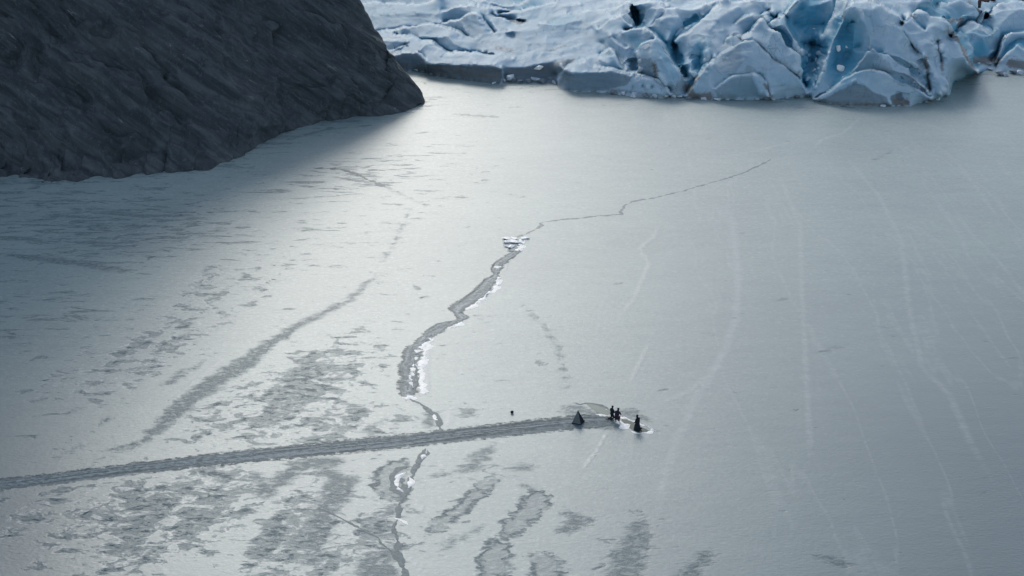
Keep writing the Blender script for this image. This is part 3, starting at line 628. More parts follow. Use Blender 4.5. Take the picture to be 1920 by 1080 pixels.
BLUE = [
 ([(680, 30), (860, 18)], 40, 0.36), ([(880, 35), (1010, 22)], 26, 0.34), ([(760, 65), (880, 85)], 22, 0.26), ([(1000, 60), (1120, 70)], 40, 0.14),
 ([(1588, 60), (1585, 100), (1575, 130)], 34, 1.0), ([(1520, 0), (1515, 45), (1530, 70)], 38, 0.95), ([(1515, 100), (1520, 150)], 20, 0.85), ([(1312, 90), (1312, 130)], 18, 0.6),
 ([(1245, 80), (1260, 130)], 22, 0.45), ([(1190, 75), (1200, 85)], 14, 0.55), ([(1195, 15), (1200, 45)], 12, 0.6), ([(1262, 60), (1275, 115)], 10, 0.6), ([(1285, 45), (1305, 35)], 12, 0.45),
 ([(1840, 85), (1850, 98)], 18, 0.75), ([(1895, 88), (1915, 80)], 14, 0.7), ([(1850, 35), (1843, 45)], 9, 0.8), ([(1770, 5), (1745, 0)], 12, 0.75), ([(1035, 43), (1070, 38)], 10, 0.55),
 ([(965, 8), (1010, 8)], 14, 0.6), ([(1145, 50), (1165, 45)], 14, 0.35), ([(1440, 45), (1445, 35)], 10, 0.5), ([(1480, 45), (1500, 100)], 8, 0.4), ([(1140, 105), (1150, 120)], 10, 0.35),
 ([(1380, 165), (1410, 165)], 20, 0.35), ([(1640, 108), (1625, 125)], 18, 0.35), ([(900, 35), (918, 55)], 8, 0.45), ([(1800, 70), (1870, 60)], 20, 0.35), ([(1100, 150), (1140, 150)], 18, 0.3), ([(1750, 20), (1830, 20)], 25, 0.4),
 ([(1400, 40), (1440, 60)], 14, 0.3), ([(1450, 140), (1480, 160)], 14, 0.15), ([(760, 115), (790, 120)], 14, 0.25),
]
GREY = [
 ([(800, 119), (830, 121), (880, 122), (925, 124), (942, 129), (941, 156), (925, 160), (880, 154), (830, 148), (799, 141)], 0.85),
 ([(1060, 133), (1075, 137), (1120, 135), (1150, 135), (1186, 144), (1176, 160), (1150, 166), (1110, 172), (1046, 170), (1050, 150)], 0.62),
 ([(943, 125), (985, 127), (1012, 120), (1050, 115), (1078, 114), (1060, 128), (1046, 140), (1046, 160), (943, 160)], 0.85),
 ([(734, 107), (752, 100), (782, 100), (798, 114), (800, 136), (735, 132)], 0.7),
 ([(1528, 191), (1560, 178), (1602, 155), (1622, 161), (1640, 175), (1662, 181), (1668, 199), (1560, 200)], 0.62),
 ([(1598, 139), (1616, 112), (1637, 93), (1650, 108), (1672, 130), (1690, 142), (1650, 138), (1612, 132)], 0.40),
 ([(1340, 170), (1352, 160), (1372, 149), (1390, 143), (1414, 146), (1426, 180), (1350, 186)], 0.38),
 ([(1388, 86), (1392, 118), (1380, 138), (1345, 136), (1338, 120), (1360, 106)], 0.28), ([(1400, 124), (1430, 138), (1395, 137)], 0.35),
 ([(1670, 178), (1690, 175), (1706, 196), (1672, 198)], 0.8), ([(1197, 110), (1220, 112), (1232, 140), (1195, 140)], 0.5),
 ([(716, 92), (738, 97), (732, 125), (716, 120)], 0.5),
]
SEEDS = [  # a part per serac, slab or slope: name, px, py
 ('snow_slope', 740, 30), ('snow_slope', 790, 62), ('snow_slope', 870, 85), ('serac', 895, 50), ('serac', 940, 48), ('snow_slope', 890, 18), ('serac', 990, 30), ('ice_plateau', 1040, 75),
 ('ice_block', 745, 78), ('ice_block', 770, 115), ('ice_slab', 870, 135), ('ice_slab', 1110, 152), ('ice_wall', 1000, 135), ('serac', 1160, 25), ('serac', 1155, 50), ('serac', 1140, 105), ('rubble_apron', 1215, 168),
 ('serac', 1240, 110), ('serac', 1215, 25), ('serac', 1245, 55), ('serac', 1200, 120), ('serac', 1330, 50), ('serac', 1390, 115), ('ice_block', 1395, 168), ('serac', 1440, 80), ('serac', 1440, 30), ('serac', 1475, 60), ('serac', 1410, 15), ('serac', 1460, 155),
 ('ice_cave', 1520, 60), ('serac', 1568, 30), ('serac', 1590, 80), ('serac', 1670, 75), ('ice_block', 1640, 112), ('ice_block', 1620, 175), ('serac', 1650, 25), ('serac', 1720, 70), ('serac', 1775, 80), ('serac', 1760, 150),
 ('serac', 1830, 52), ('serac', 1840, 85), ('serac', 1890, 75), ('serac', 1905, 115), ('serac', 1848, 30), ('snow_slope', 1900, 35), ('snow_slope', 1790, 18), ('serac', 1310, 110), ('snow_slope', 1100, -40), ('snow_slope', 1600, -40),
]
def build_glacier():
    cols = np.concatenate([np.arange(250, 560, 8), np.arange(560, 1960, 1.5), np.arange(1960, 2300, 7)])
    rws = np.concatenate([np.arange(-260, -16, 8), np.arange(-16, 207, 1.5)])
    nr, nc = len(rws), len(cols)
    ci = lambda x: np.clip(np.rint(np.interp(x, cols, np.arange(nc))).astype(int), 0, nc - 1)
    ri = lambda y: np.clip(np.rint(np.interp(y, rws, np.arange(nr))).astype(int), 0, nr - 1)
    val = np.zeros((nr, nc)); cnt = np.zeros((nr, nc)); barrier = np.zeros((nr, nc))
    hard = np.zeros((nr, nc), bool)
    def dense(pts, step=0.6):
        pts = np.array(pts, float); L = np.concatenate([[0], np.cumsum(np.linalg.norm(np.diff(pts[:, :2], axis=0), axis=1))])
        q = np.arange(0, L[-1] + step, step); return np.stack([np.interp(q, L, pts[:, k]) for k in range(pts.shape[1])], -1)
    for ln in LINES:
        pts = dense(ln[-1])
        # gently wander so that no crest is ruler straight
        wob = vnoise(np.stack([pts[:, 0] / 9, pts[:, 1] / 9, np.zeros(len(pts))], -1), 5) * 1.1
        t = np.gradient(pts[:, :2], axis=0); t /= np.linalg.norm(t, axis=1, keepdims=True) + 1e-9; nrm = np.stack([t[:, 1], -t[:, 0]], -1)
        k = 9; ker = np.ones(k) / k
        if len(nrm) > 2 * k: nrm = np.stack([np.convolve(np.pad(nrm[:, i], k // 2, 'edge'), ker, 'valid') for i in (0, 1)], -1)
        pts[:, :2] += nrm * wob[:, None]
        r, c = ri(pts[:, 1]), ci(pts[:, 0]); np.add.at(val, (r, c), pts[:, 2]); np.add.at(cnt, (r, c), 1)
        if ln[0] == 'o':
            b = pts[:, :2] + nrm * 3.2; fade = np.minimum(1, np.minimum(np.arange(len(pts)), np.arange(len(pts))[::-1]) / 8.0)
            r2, c2 = ri(b[:, 1]), ci(b[:, 0]); ok = (cnt[r2, c2] == 0)
            np.add.at(val, (r2[ok], c2[ok]), (pts[:, 2] + ln[1] * fade)[ok]); np.add.at(cnt, (r2[ok], c2[ok]), 1)
            m = pts[:, :2] + nrm * 1.6; barrier[ri(m[:, 1]), ci(m[:, 0])] = 1
    fp = np.array(FOOT, float); fy = np.interp(cols, fp[:, 0], fp[:, 1])
    fy = fy + 1.4 * vnoise(np.stack([cols / 7, cols * 0, cols * 0], -1), 77) + 0.8 * vnoise(np.stack([cols / 2.6, cols * 0, cols * 0], -1), 78)
    below = rws[:, None] > fy[None, :]
    gy = np.array([[G_(x, y) for x in (960,)] for y in rws])[:, 0]
    gnd = np.repeat(gy[:, None], nc, 1)
    edge = below & ~np.roll(below, 1, 0)
    val[below] = 0; cnt[below] = 0; val[edge] = gnd[edge] + 0.2; cnt[edge] = 1
    val[below & ~edge] = gnd[below & ~edge]; cnt[below & ~edge] = 1
    bx = np.array(BACK, float); _, ry_, rz_ = ray(960.0, rws); lim = (CAM_H - 5 + 330 * 0.07) / (-rz_ / ry_ + 0.07)      # upstream the ice climbs steadily
    cap = np.interp(cols, [1100, 1350, 1700, 1850], [420, 316, 310, 360])
    for i_ in np.nonzero(rws < -30)[0]: val[i_] = np.minimum(lim[i_], cap + (-32 - rws[i_]) * 1.5); cnt[i_] = 1
    # membrane between the creases, coarse to fine
    def solve(val, cnt, init, it):
        fix = cnt > 0; tgt = np.where(fix, val / np.maximum(cnt, 1), 0); u = np.where(fix, tgt, init)
        for _ in range(it):
            p = np.pad(u, 1, 'edge'); u = np.where(fix, tgt, 0.25 * (p[:-2, 1:-1] + p[2:, 1:-1] + p[1:-1, :-2] + p[1:-1, 2:]))
        return u
    levels = [(val, cnt)]
    while min(levels[-1][0].shape) > 12:
        v, c = levels[-1]; r2, c2 = (v.shape[0] + 1) // 2 * 2, (v.shape[1] + 1) // 2 * 2
        avg = np.where(c > 0, v / np.maximum(c, 1), 0); o = (c > 0).astype(float)
        avg = np.pad(avg, ((0, r2 - v.shape[0]), (0, c2 - v.shape[1]))); o = np.pad(o, ((0, r2 - v.shape[0]), (0, c2 - v.shape[1])))
        s4 = lambda a: a[::2, ::2] + a[1::2, ::2] + a[::2, 1::2] + a[1::2, 1::2]
        levels.append((s4(avg), s4(o)))
    u = np.full(levels[-1][0].shape, 300.0)
    for v, c in levels[::-1]:
        if u.shape != v.shape: u = np.repeat(np.repeat(u, 2, 0), 2, 1)[:v.shape[0], :v.shape[1]]
        u = solve(v, c, u, 120)
    for _ in range(1):
        p = np.pad(u, 1, 'edge')
        u = 0.4 * u + 0.15 * (p[:-2, 1:-1] + p[2:, 1:-1] + p[1:-1, :-2] + p[1:-1, 2:])
    CXg, RYg = np.meshgrid(cols, rws); Q = np.stack([CXg.ravel(), RYg.ravel()], -1)
    for pts, w, dep in CARVE:
        a = np.array(pts, float); lo, hi = a.min(0) - 4 * w, a.max(0) + 4 * w
        m = (Q[:, 0] > lo[0]) & (Q[:, 0] < hi[0]) & (Q[:, 1] > lo[1]) & (Q[:, 1] < hi[1])
        d, f = seg_dist(Q[m], a); jit = 1 + 0.35 * vnoise(np.stack([Q[m][:, 0] / 5, Q[m][:, 1] / 5, 0 * d], -1), 61)
        uu = u.ravel(); uu[m] += dep * (0.48 if w < 2.6 else 0.75) * np.exp(-(d / (1.35 * w * jit)) ** 2) * np.clip(np.minimum(f, 1 - f) * 8, 0.25, 1); u = uu.reshape(nr, nc)
    def paint(lst):
        out = np.zeros(len(Q))
        for pts, w, a in lst:
            arr = np.array(pts, float); d, _ = seg_dist(Q, arr); out = np.maximum(out, a * np.exp(-(d / w) ** 2))
        return out
    dirt, blue = paint(DIRT), paint(BLUE)
    grey = np.zeros(len(Q)); jq = Q + np.stack([vnoise(np.stack([Q[:, 0] / 5, Q[:, 1] / 5, 0 * Q[:, 0] + k], -1), 66) for k in (0, 9)], -1) * 1.5
    for pts, a in GREY: grey = np.maximum(grey, a * np.clip(0.5 - poly_sdf(jq, np.array(pts, float)) / 3.0, 0, 1))
    P = at_depth(CXg, RYg, u)
    # below the foot: just under the lake surface
    gz = ground(CXg, RYg, -0.6); P[below & ~edge] = gz[below & ~edge]
    def normals(P):
        du = np.gradient(P, axis=1); dv = np.gradient(P, axis=0); N = np.cross(dv, du); return N / (np.linalg.norm(N, axis=-1, keepdims=True) + 1e-9)
    N = normals(P); W = P.reshape(-1, 3)
    wv = W / np.array([3.2, 4.0, 2.4]); flow = W + 2.4 * fbm(W / 7, 2, 91)[:, None]
    D = 0.45 * fbm(W / 4.2, 2, 81) + 0.30 * ridged(flow / np.array([2.6, 5.0, 2.0]), 2, 82) + 0.07 * ridged(flow / np.array([0.9, 1.4, 1.0]), 3, 83) + 2.5 * (ridged(flow / np.array([5.2, 10.0, 9.0]), 2, 85, 0.38) - 0.3) * np.clip((W[:, 0] - 10) / 25, 0.32, 1) * np.clip(W[:, 2] / 4, 0, 1) + 0.22 * fbm(flow / np.array([5., 5., 0.9]), 3, 84)
    up = np.clip(-(RYg.ravel() + 22) / 40, 0, 1); D = D + up * (5.5 * ridged(W / np.array([16., 9., 12.]), 3, 95) + 2.5 * ridged(W / np.array([5., 3.5, 5.]), 2, 96))
    keep = np.clip((fy[None, :] - RYg) / 10, 0.15, 1).ravel() * (~below).ravel()
    Wd = W + N.reshape(-1, 3) * (D * keep * 0.34)[:, None]
    P2 = Wd.reshape(nr, nc, 3); N2 = normals(P2);
    zz = P2[..., 2] - 0.45 * P2[..., 1]                      # paler tint where the surface is convex
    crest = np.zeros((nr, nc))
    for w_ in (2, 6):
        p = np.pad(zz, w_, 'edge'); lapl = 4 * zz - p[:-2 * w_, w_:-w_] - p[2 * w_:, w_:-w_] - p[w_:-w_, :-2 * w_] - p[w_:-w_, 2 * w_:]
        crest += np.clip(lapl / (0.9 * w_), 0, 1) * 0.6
    crest = crest.ravel(); hollow = np.zeros((nr, nc))      # deeper blue tint where the surface is concave
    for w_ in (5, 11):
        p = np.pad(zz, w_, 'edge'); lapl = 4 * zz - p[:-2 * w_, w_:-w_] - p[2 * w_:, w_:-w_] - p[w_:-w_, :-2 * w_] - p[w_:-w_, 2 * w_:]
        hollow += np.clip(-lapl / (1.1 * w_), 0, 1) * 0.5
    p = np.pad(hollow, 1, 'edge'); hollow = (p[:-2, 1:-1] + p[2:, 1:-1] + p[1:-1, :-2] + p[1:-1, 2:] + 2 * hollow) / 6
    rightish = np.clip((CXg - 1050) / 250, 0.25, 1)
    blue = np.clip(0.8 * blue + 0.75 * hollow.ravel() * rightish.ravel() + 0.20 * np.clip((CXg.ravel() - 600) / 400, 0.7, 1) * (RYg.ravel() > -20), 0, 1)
    # parts: grow from the seeds, reluctant to cross a crest
    rr0, cc0 = ri(np.array([s[2] for s in SEEDS])), ci(np.array([s[1] for s in SEEDS]))
    lab = np.full((nr, nc), -1, int); dist = np.full((nr, nc), 1e9); heap = []
    for k in range(len(SEEDS)): heap.append((0.0, int(rr0[k]), int(cc0[k]), k)); dist[rr0[k], cc0[k]] = 0
    heapq.heapify(heap); bl = barrier.tolist()
    while heap:
        d, r, c, k = heapq.heappop(heap)
        if lab[r, c] >= 0: continue
        lab[r, c] = k
        for a, b in ((r + 1, c), (r - 1, c), (r, c + 1), (r, c - 1)):
            if 0 <= a < nr and 0 <= b < nc and lab[a, b] < 0:
                nd = d + 1 + 45 * bl[a][b]
                if nd < dist[a, b]: dist[a, b] = nd; heapq.heappush(heap, (nd, a, b, k))
    F = grid_faces(nr, nc)[:, ::-1]; fl = lab[:-1, :-1].ravel()
    deep = below.ravel()[F].all(1)
    mat = glacier_material()
    root = empty('glacier', (20, 300, 0)); root.location = (0, 0, 0)
    tag(root, 'crevassed blue and white glacier front ending at the frozen lake', 'glacier')
    Vf, Nf = P2.reshape(-1, 3), N2.reshape(-1, 3)
    for k, (nm, _, _) in enumerate(SEEDS):
        f = F[(fl == k) & ~deep]
        if not len(f): continue
        ids, inv = np.unique(f, return_inverse=True)
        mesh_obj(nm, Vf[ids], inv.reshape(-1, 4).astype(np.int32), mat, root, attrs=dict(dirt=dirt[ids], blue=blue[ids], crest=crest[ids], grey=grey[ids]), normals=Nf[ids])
    def depth(px, py):
        return float(Vf.reshape(nr, nc, 3)[ri(np.array([py]))[0], ci(np.array([px]))[0]][1])
    return depth
glacier_depth = build_glacier()

# ------------------------------------------------------------------ small materials
def plain(name, col, rough=0.7, spec=0.4, var=0.25, scale=3.0, bump=0.3, dist=0.03):
    t = NT(name); n = t.noise(t.pos(), scale, 5, 0.65)
    c = t.mix(t.step(n, 0.3, 0.7), tuple(x * (1 - var) for x in col), tuple(min(1, x * (1 + var)) for x in col))
    t.l(c, t.b.inputs['Base Color']); t.b.inputs['Roughness'].default_value = rough; t.b.inputs['Specular IOR Level'].default_value = spec
    t.bump(n, bump, dist); return t.m
M_SNOW = plain('packed_snow', (0.89, 0.91, 0.87), 0.5, 0.6, 0.12, 4.0, 0.4, 0.05)
M_CHUNK = plain('broken_ice', (0.52, 0.60, 0.66), 0.45, 0.4, 0.3, 1.4)
M_CHUNK_DARK = plain('dark_broken_ice', (0.16, 0.20, 0.235), 0.45, 0.4, 0.3, 1.4)
M_ROCK = plain('brown_rock', (0.055, 0.042, 0.040), 0.85, 0.2, 0.4, 1.0)
M_BLACK = plain('black_cloth', (0.014, 0.018, 0.028), 0.85, 0.2, 0.4, 9.0)
M_PURPLE = plain('dark_plum_cloth', (0.030, 0.022, 0.042), 0.85, 0.2, 0.4, 9.0)
M_NAVY = plain('dark_navy_cloth', (0.020, 0.026, 0.042), 0.85, 0.2, 0.4, 9.0)
M_SKIN = plain('skin', (0.35, 0.22, 0.16), 0.6, 0.3, 0.1, 6.0)
M_TENT = plain('grey_canvas', (0.13, 0.15, 0.152), 0.8, 0.2, 0.15, 5.0)
M_MAT = plain('brown_mat', (0.16, 0.11, 0.10), 0.8, 0.2, 0.2, 5.0)
def band_material(name, dark, light, stripe, spec=0.25, rim=0.0, warp=0.12, run=0.05):
    """trodden or refrozen strip: streaks that run along it"""
    t = NT(name); v, u = t.attr('across'), t.attr('along')
    w = t.math('ADD', v, t.math('MULTIPLY', t.math('SUBTRACT', t.noise(t.pos(), 0.7, 4, 0.6), 0.5), warp))
    cv = t.n('ShaderNodeCombineXYZ'); t.l(t.math('MULTIPLY', w, stripe), cv.inputs[0]); t.l(t.math('MULTIPLY', u, run), cv.inputs[1])
    s1 = t.noise(cv.outputs[0], 1.0, 5, 0.65, 0.3); grit = t.noise(t.pos((0.6, 1, 1)), 2.6, 5, 0.7)
    f = t.math('ADD', t.math('MULTIPLY', s1, 0.52), t.math('MULTIPLY', grit, 0.48))
    c = t.mix(t.step(f, 0.40, 0.62), dark, light)
    if rim: c = t.mix(t.math('MULTIPLY', t.step(t.math('ADD', t.math('ABSOLUTE', t.math('SUBTRACT', v, 0.5)), t.math('MULTIPLY', t.math('SUBTRACT', s1, 0.5), 0.3)), 0.24, 0.34), rim), c, dark)
    edge = t.step(t.math('ADD', t.math('ABSOLUTE', t.math('SUBTRACT', v, 0.5)), t.math('MULTIPLY', t.math('SUBTRACT', grit, 0.5), 1.1)), 0.26, 0.52)
    tr = t.n('ShaderNodeBsdfTransparent'); mx = t.n('ShaderNodeMixShader'); t.l(edge, mx.inputs[0]); t.l(t.b.outputs[0], mx.inputs[1]); t.l(tr.outputs[0], mx.inputs[2]); t.l(mx.outputs[0], t.out.inputs[0])
    t.l(c, t.b.inputs['Base Color']); t.b.inputs['Roughness'].default_value = 0.55; t.b.inputs['Specular IOR Level'].default_value = spec
    t.bump(f, 0.5, 0.06); return t.m
M_PATH = band_material('trodden_snow', (0.044, 0.078, 0.096), (0.27, 0.34, 0.36), 10.0, 0.12)
M_CRACK = band_material('refrozen_crack', (0.075, 0.128, 0.150), (0.38, 0.46, 0.47), 4.0, 0.35, 0.75, 0.3, 0.12)

def ribbon(name, L, Rr, mat, parent=None, step=0.12, na=11, z=0.008, relief=0.03, rag=0.25, seed=0):
    """strip between two surveyed edges (px pairs), ragged sides, slightly rough top"""
    l, r = gline(L), gline(Rr); c = (l + r) / 2
    ln = np.concatenate([[0], np.cumsum(np.linalg.norm(np.diff(c, axis=0), axis=1))]); q = np.arange(0, ln[-1], step)
    li = np.stack([np.interp(q, ln, l[:, k]) for k in (0, 1)], -1); r_i = np.stack([np.interp(q, ln, r[:, k]) for k in (0, 1)], -1)
    z0 = np.zeros(len(q))
    for e, sd in ((li, 1), (r_i, 2)):
        e += np.stack([fbm(np.stack([q / 0.9, z0 + 5 * k, z0 + sd * 9 + seed], -1), 4, 130 + sd, 0.6) for k in (0, 1)], -1) * rag * 1.5
    v = np.linspace(0, 1, na)
    P = li[:, None, :] + (r_i - li)[:, None, :] * v[None, :, None]
    X = P.reshape(-1, 2); hz = z + relief * np.clip(fbm(np.concatenate([X * 1.6, np.zeros((len(X), 1))], -1), 3, 140 + seed) + 0.35, 0, 1) * np.clip(np.tile(np.minimum(v, 1 - v), len(q)) * 6, 0, 1)
    return mesh_obj(name, np.concatenate([X, hz[:, None]], -1), grid_faces(len(q), na), mat, parent,
                    attrs=dict(across=np.tile(v, len(q)), along=np.repeat(q, na)))
def ridge(name, pts, w, h, mat, parent=None, step=0.10, seed=0, z=0.0):
    """low heaved edge: uneven width and height along the line"""
    c = gline(pts); ln = np.concatenate([[0], np.cumsum(np.linalg.norm(np.diff(c, axis=0), axis=1))]); q = np.arange(0, ln[-1] + step, step)
    p = np.stack([np.interp(q, ln, c[:, k]) for k in (0, 1)], -1); z0 = np.zeros(len(q))
    p += np.stack([fbm(np.stack([q / 1.3, z0 + 3 * k, z0 + seed], -1), 4, 150 + seed, 0.6) for k in (0, 1)], -1) * min(0.5, 1.2 * w + 0.05)
    t = np.gradient(p, axis=0); t /= np.linalg.norm(t, axis=1, keepdims=True) + 1e-9; nn = np.stack([-t[:, 1], t[:, 0]], -1)
    taper = np.clip(np.minimum(np.arange(len(q)), np.arange(len(q))[::-1]) / 6.0, 0.05, 1)
    ww = (w * 1.3 if mat is M_SNOW else w) * np.clip(1 + 1.5 * fbm(np.stack([q / 0.8, z0, z0 + seed], -1), 3, 160), 0.25, 2) * taper
    hh = h * 0.22 * np.clip(1 + 1.6 * fbm(np.stack([q / 0.6, z0 + 4, z0 + seed], -1), 3, 161), 0.15, 2.2) * taper
    prof = [(-1, 0.0), (-0.45, 0.6), (0, 1.0), (0.4, 0.75), (1, 0.0)]
    V = np.stack([np.concatenate([p + nn * (ww * a)[:, None], (z + 0.005 + hh * b)[:, None]], -1) for a, b in prof], 1)
    return mesh_obj(name, V.reshape(-1, 3), grid_faces(len(q), len(prof)), mat, parent)
def chunk(name, loc, size, mat, seed, rz=0.0, sub=2, parent=None):
    """angular broken block"""
    rng = random.Random(seed); bm = bmesh.new()
    pts = [bm.verts.new(((rng.random() - .5) * size[0], (rng.random() - .5) * size[1], (rng.random() - .45) * size[2])) for _ in range(16)]
    bmesh.ops.convex_hull(bm, input=pts)
    bmesh.ops.delete(bm, geom=[v for v in bm.verts if not v.link_faces], context='VERTS')
    bmesh.ops.bevel(bm, geom=list(bm.edges), offset=min(size) * 0.06, segments=1, affect='EDGES')
    bm.normal_update()
    o = bm_obj(name, bm, mat, parent, smooth=False); o.location = loc; o.rotation_euler.z = rz
    return o

# ------------------------------------------------------------------ trodden path
PC = [(-420, 952), (-200, 930), (0, 908), (100, 898), (200, 885), (400, 862), (600, 842), (750, 828), (900, 811), (1000, 800), (1060, 794), (1110, 790), (1150, 790)]
PW = [12, 12, 12, 12, 12.5, 13.5, 14.5, 15, 15, 15, 15, 15, 9]
path = ribbon('path', [(x, y - w) for (x, y), w in zip(PC, PW)], [(x, y + w) for (x, y), w in zip(PC, PW)], M_PATH, None, 0.13, 25, 0.008, 0.025, 0.08)
tag(path, 'dark trodden track crossing the ice to the group of people', kind='structure')

# ------------------------------------------------------------------ cracks
crack = empty('ice_crack', tuple(ground(840, 585)))
tag(crack, 'wide zigzag grey crack with white heaved edge in the middle of the ice', 'ice crack')
crack.location = (0, 0, 0)
WB = [(960, 470, 974, 474), (938, 484, 961, 485), (922, 495, 946, 497), (918, 504, 942, 507), (926, 514, 936, 516)]
ribbon('crack_floor', [(a, b) for a, b, _, _ in WB], [(c, d) for _, _, c, d in WB], M_CRACK, crack, 0.12, 11, 0.010, 0.05, 0.22, 1)
WB = [(926, 514, 937, 515), (905, 524, 934, 526), (893, 540, 927, 542), (875, 552, 913, 556), (855, 564, 888, 571), (836, 579, 866, 584), (850, 588, 866, 585)]
ribbon('crack_floor', [(a, b) for a, b, _, _ in WB], [(c, d) for _, _, c, d in WB], M_CRACK, crack, 0.12, 11, 0.012, 0.05, 0.3, 2)
WB = [(848, 586, 866, 584), (858, 598, 881, 596), (850, 601, 864, 604), (822, 606, 850, 611), (793, 622, 828, 624), (788, 632, 812, 631)]
ribbon('crack_floor', [(a, b) for a, b, _, _ in WB], [(c, d) for _, _, c, d in WB], M_CRACK, crack, 0.12, 11, 0.014, 0.05, 0.25, 3)
WB = [(786, 631, 816, 630), (768, 646, 800, 648), (750, 662, 790, 665), (750, 676, 785, 678), (744, 692, 783, 694), (744, 712, 784, 714), (747, 730, 790, 735), (752, 744, 772, 746)]
ribbon('crack_floor', [(a, b) for a, b, _, _ in WB], [(c, d) for _, _, c, d in WB], M_CRACK, crack, 0.12, 11, 0.016, 0.06, 0.4, 4)
for k, (pts, w, h) in enumerate([
    ([(810, 632), (797, 648), (785, 656), (780, 664), (781, 675)], 0.28, 0.22), ([(778, 680), (772, 692), (771, 712), (770, 728)], 0.32, 0.25), ([(772, 738), (766, 744), (760, 752)], 0.35, 0.2),
    ([(936, 518), (934, 532), (926, 542), (905, 560), (882, 577), (868, 582)], 0.26, 0.2), ([(868, 603), (855, 609), (840, 618)], 0.26, 0.18), ([(932, 497), (931, 510)], 0.25, 0.22),
    ([(812, 634), (800, 655), (793, 672), (788, 700), (790, 722), (798, 738)], 0.30, 0.12), ([(984, 447), (976, 458), (972, 472)], 0.3, 0.25)]):
    ridge('heaved_edge', pts, w, h, M_SNOW, crack, seed=20 + k)
M_RUT = plain('refrozen_seam', (0.085, 0.145, 0.168), 0.5, 0.2, 0.3, 2.0)
for k, (pts, w) in enumerate([([(790, 632), (775, 648), (768, 665), (766, 690), (764, 715), (765, 738)], 0.18), ([(838, 580), (870, 560), (893, 541), (906, 526), (926, 515)], 0.15),
                              ([(796, 622), (822, 608), (852, 602), (860, 598)], 0.12), ([(940, 485), (924, 496), (921, 505), (928, 514)], 0.14), ([(776, 665), (779, 690), (783, 715), (776, 738)], 0.12)]):
    ridge('seam', pts, w, 0.05, M_RUT, crack, seed=40 + k, z=0.03)
for k in range(9):
    g = ground(random.uniform(950, 984), random.uniform(447, 471))
    chunk('ice_plate', (g[0], g[1], 0.12), (random.uniform(.8, 1.6), random.uniform(.8, 1.8), .22), M_SNOW if k % 3 else M_CHUNK, 300 + k, random.random() * 6, parent=crack)
WB = [(948, 446, 962, 444), (944, 458, 985, 456), (952, 468, 980, 470), (958, 474, 974, 475)]
ribbon('crack_floor', [(a, b) for a, b, _, _ in WB], [(c, d) for _, _, c, d in WB], M_CRACK, crack, 0.12, 11, 0.009, 0.05, 0.4, 5)

M_SEAM_PALE = plain('faint_seam', (0.125, 0.185, 0.205), 0.5, 0.35, 0.3, 2.0)
def thin_crack(label, pts, w, h, mat, seed):
    o = ridge('ice_crack', pts, w, h, mat, seed=seed); return tag(o, label, 'ice crack')
thin_crack('long thin grey crack running from the zigzag crack towards the glacier',
           [(962, 447), (985, 438), (1005, 429), (1017, 423), (1010, 419), (1020, 416), (1065, 411), (1120, 405), (1166, 402), (1164, 397), (1172, 386), (1186, 378), (1225, 371), (1280, 358), (1340, 341), (1400, 322), (1445, 299)], 0.17, 0.02, M_SEAM_PALE, 60)
lower = empty('ice_crack', (0, 0, 0)); tag(lower, 'narrow jagged crack winding below the track to the bottom edge', 'ice crack')
ridge('seam', [(800, 842), (797, 852), (785, 865), (776, 880), (771, 900), (766, 918), (757, 934), (750, 955), (743, 970), (739, 986), (741, 1000), (746, 1020), (745, 1044), (755, 1064), (759, 1082), (768, 1130)], 0.24, 0.04, M_RUT, lower, seed=61)
ridge('heaved_edge', [(801, 842), (800, 850), (790, 861)], 0.13, 0.2, M_SNOW, lower, seed=62)
ridge('heaved_edge', [(760, 886), (748, 893), (741, 905), (746, 916), (758, 922)], 0.13, 0.2, M_SNOW, lower, seed=63)
ridge('heaved_edge', [(768, 890), (772, 902), (764, 916)], 0.14, 0.12, M_SNOW, lower, seed=64)
ridge('heaved_edge', [(739, 972), (750, 975), (765, 985)], 0.12, 0.1, M_SNOW, lower, seed=65)
ridge('seam', [(772, 874), (745, 880), (733, 898), (740, 915), (757, 928)], 0.30, 0.04, M_RUT, lower, seed=66)
ridge('seam', [(748, 892), (757, 900), (756, 915), (748, 916)], 0.34, 0.03, M_RUT, lower, seed=67)
mid = empty('ice_crack', (0, 0, 0)); tag(mid, 'short curved crack between the zigzag crack and the dark track', 'ice crack')
ridge('seam', [(766, 748), (788, 757), (806, 770), (819, 784), (824, 794), (829, 812)], 0.2, 0.04, M_RUT, mid, seed=68)
ridge('heaved_edge', [(812, 775), (818, 783), (822, 788)], 0.16, 0.16, M_SNOW, mid, seed=69)
thin_crack('hairline crack slanting down to the right below the track, lower left', [(598, 953), (640, 972), (676, 992), (705, 1008), (742, 1042)], 0.10, 0.02, M_RUT, 70)
thin_crack('curved thin crack on the bright ice near the cliff', [(590, 315), (640, 317), (668, 326), (690, 338), (724, 351)], 0.3, 0.02, M_RUT, 71)

# ------------------------------------------------------------------ wet hole with snow rim and the slot beside it
def lens(name, pts, mat, parent, z):
    a = gline(pts + pts[:1]); ln = np.concatenate([[0], np.cumsum(np.linalg.norm(np.diff(a, axis=0), axis=1))]); q = np.linspace(0, ln[-1], 90)[:-1]
    p = np.stack([np.interp(q, ln, a[:, k]) for k in (0, 1)], -1)
    p = (p + np.roll(p, 1, 0) + np.roll(p, -1, 0)) / 3 + np.stack([fbm(np.stack([q, q * 0 + k, q * 0], -1), 3, 170) for k in (0, 1)], -1) * 0.12
    V = np.concatenate([p, np.full((len(p), 1), z)], -1); c = V.mean(0)
    return mesh_obj(name, np.vstack([V, c]), [(i, (i + 1) % len(V), len(V)) for i in range(len(V))], mat, parent, smooth=False)
M_WATER = plain('meltwater', (0.05, 0.085, 0.07), 0.15, 0.22, 0.1, 0.8, 0.05, 0.01)
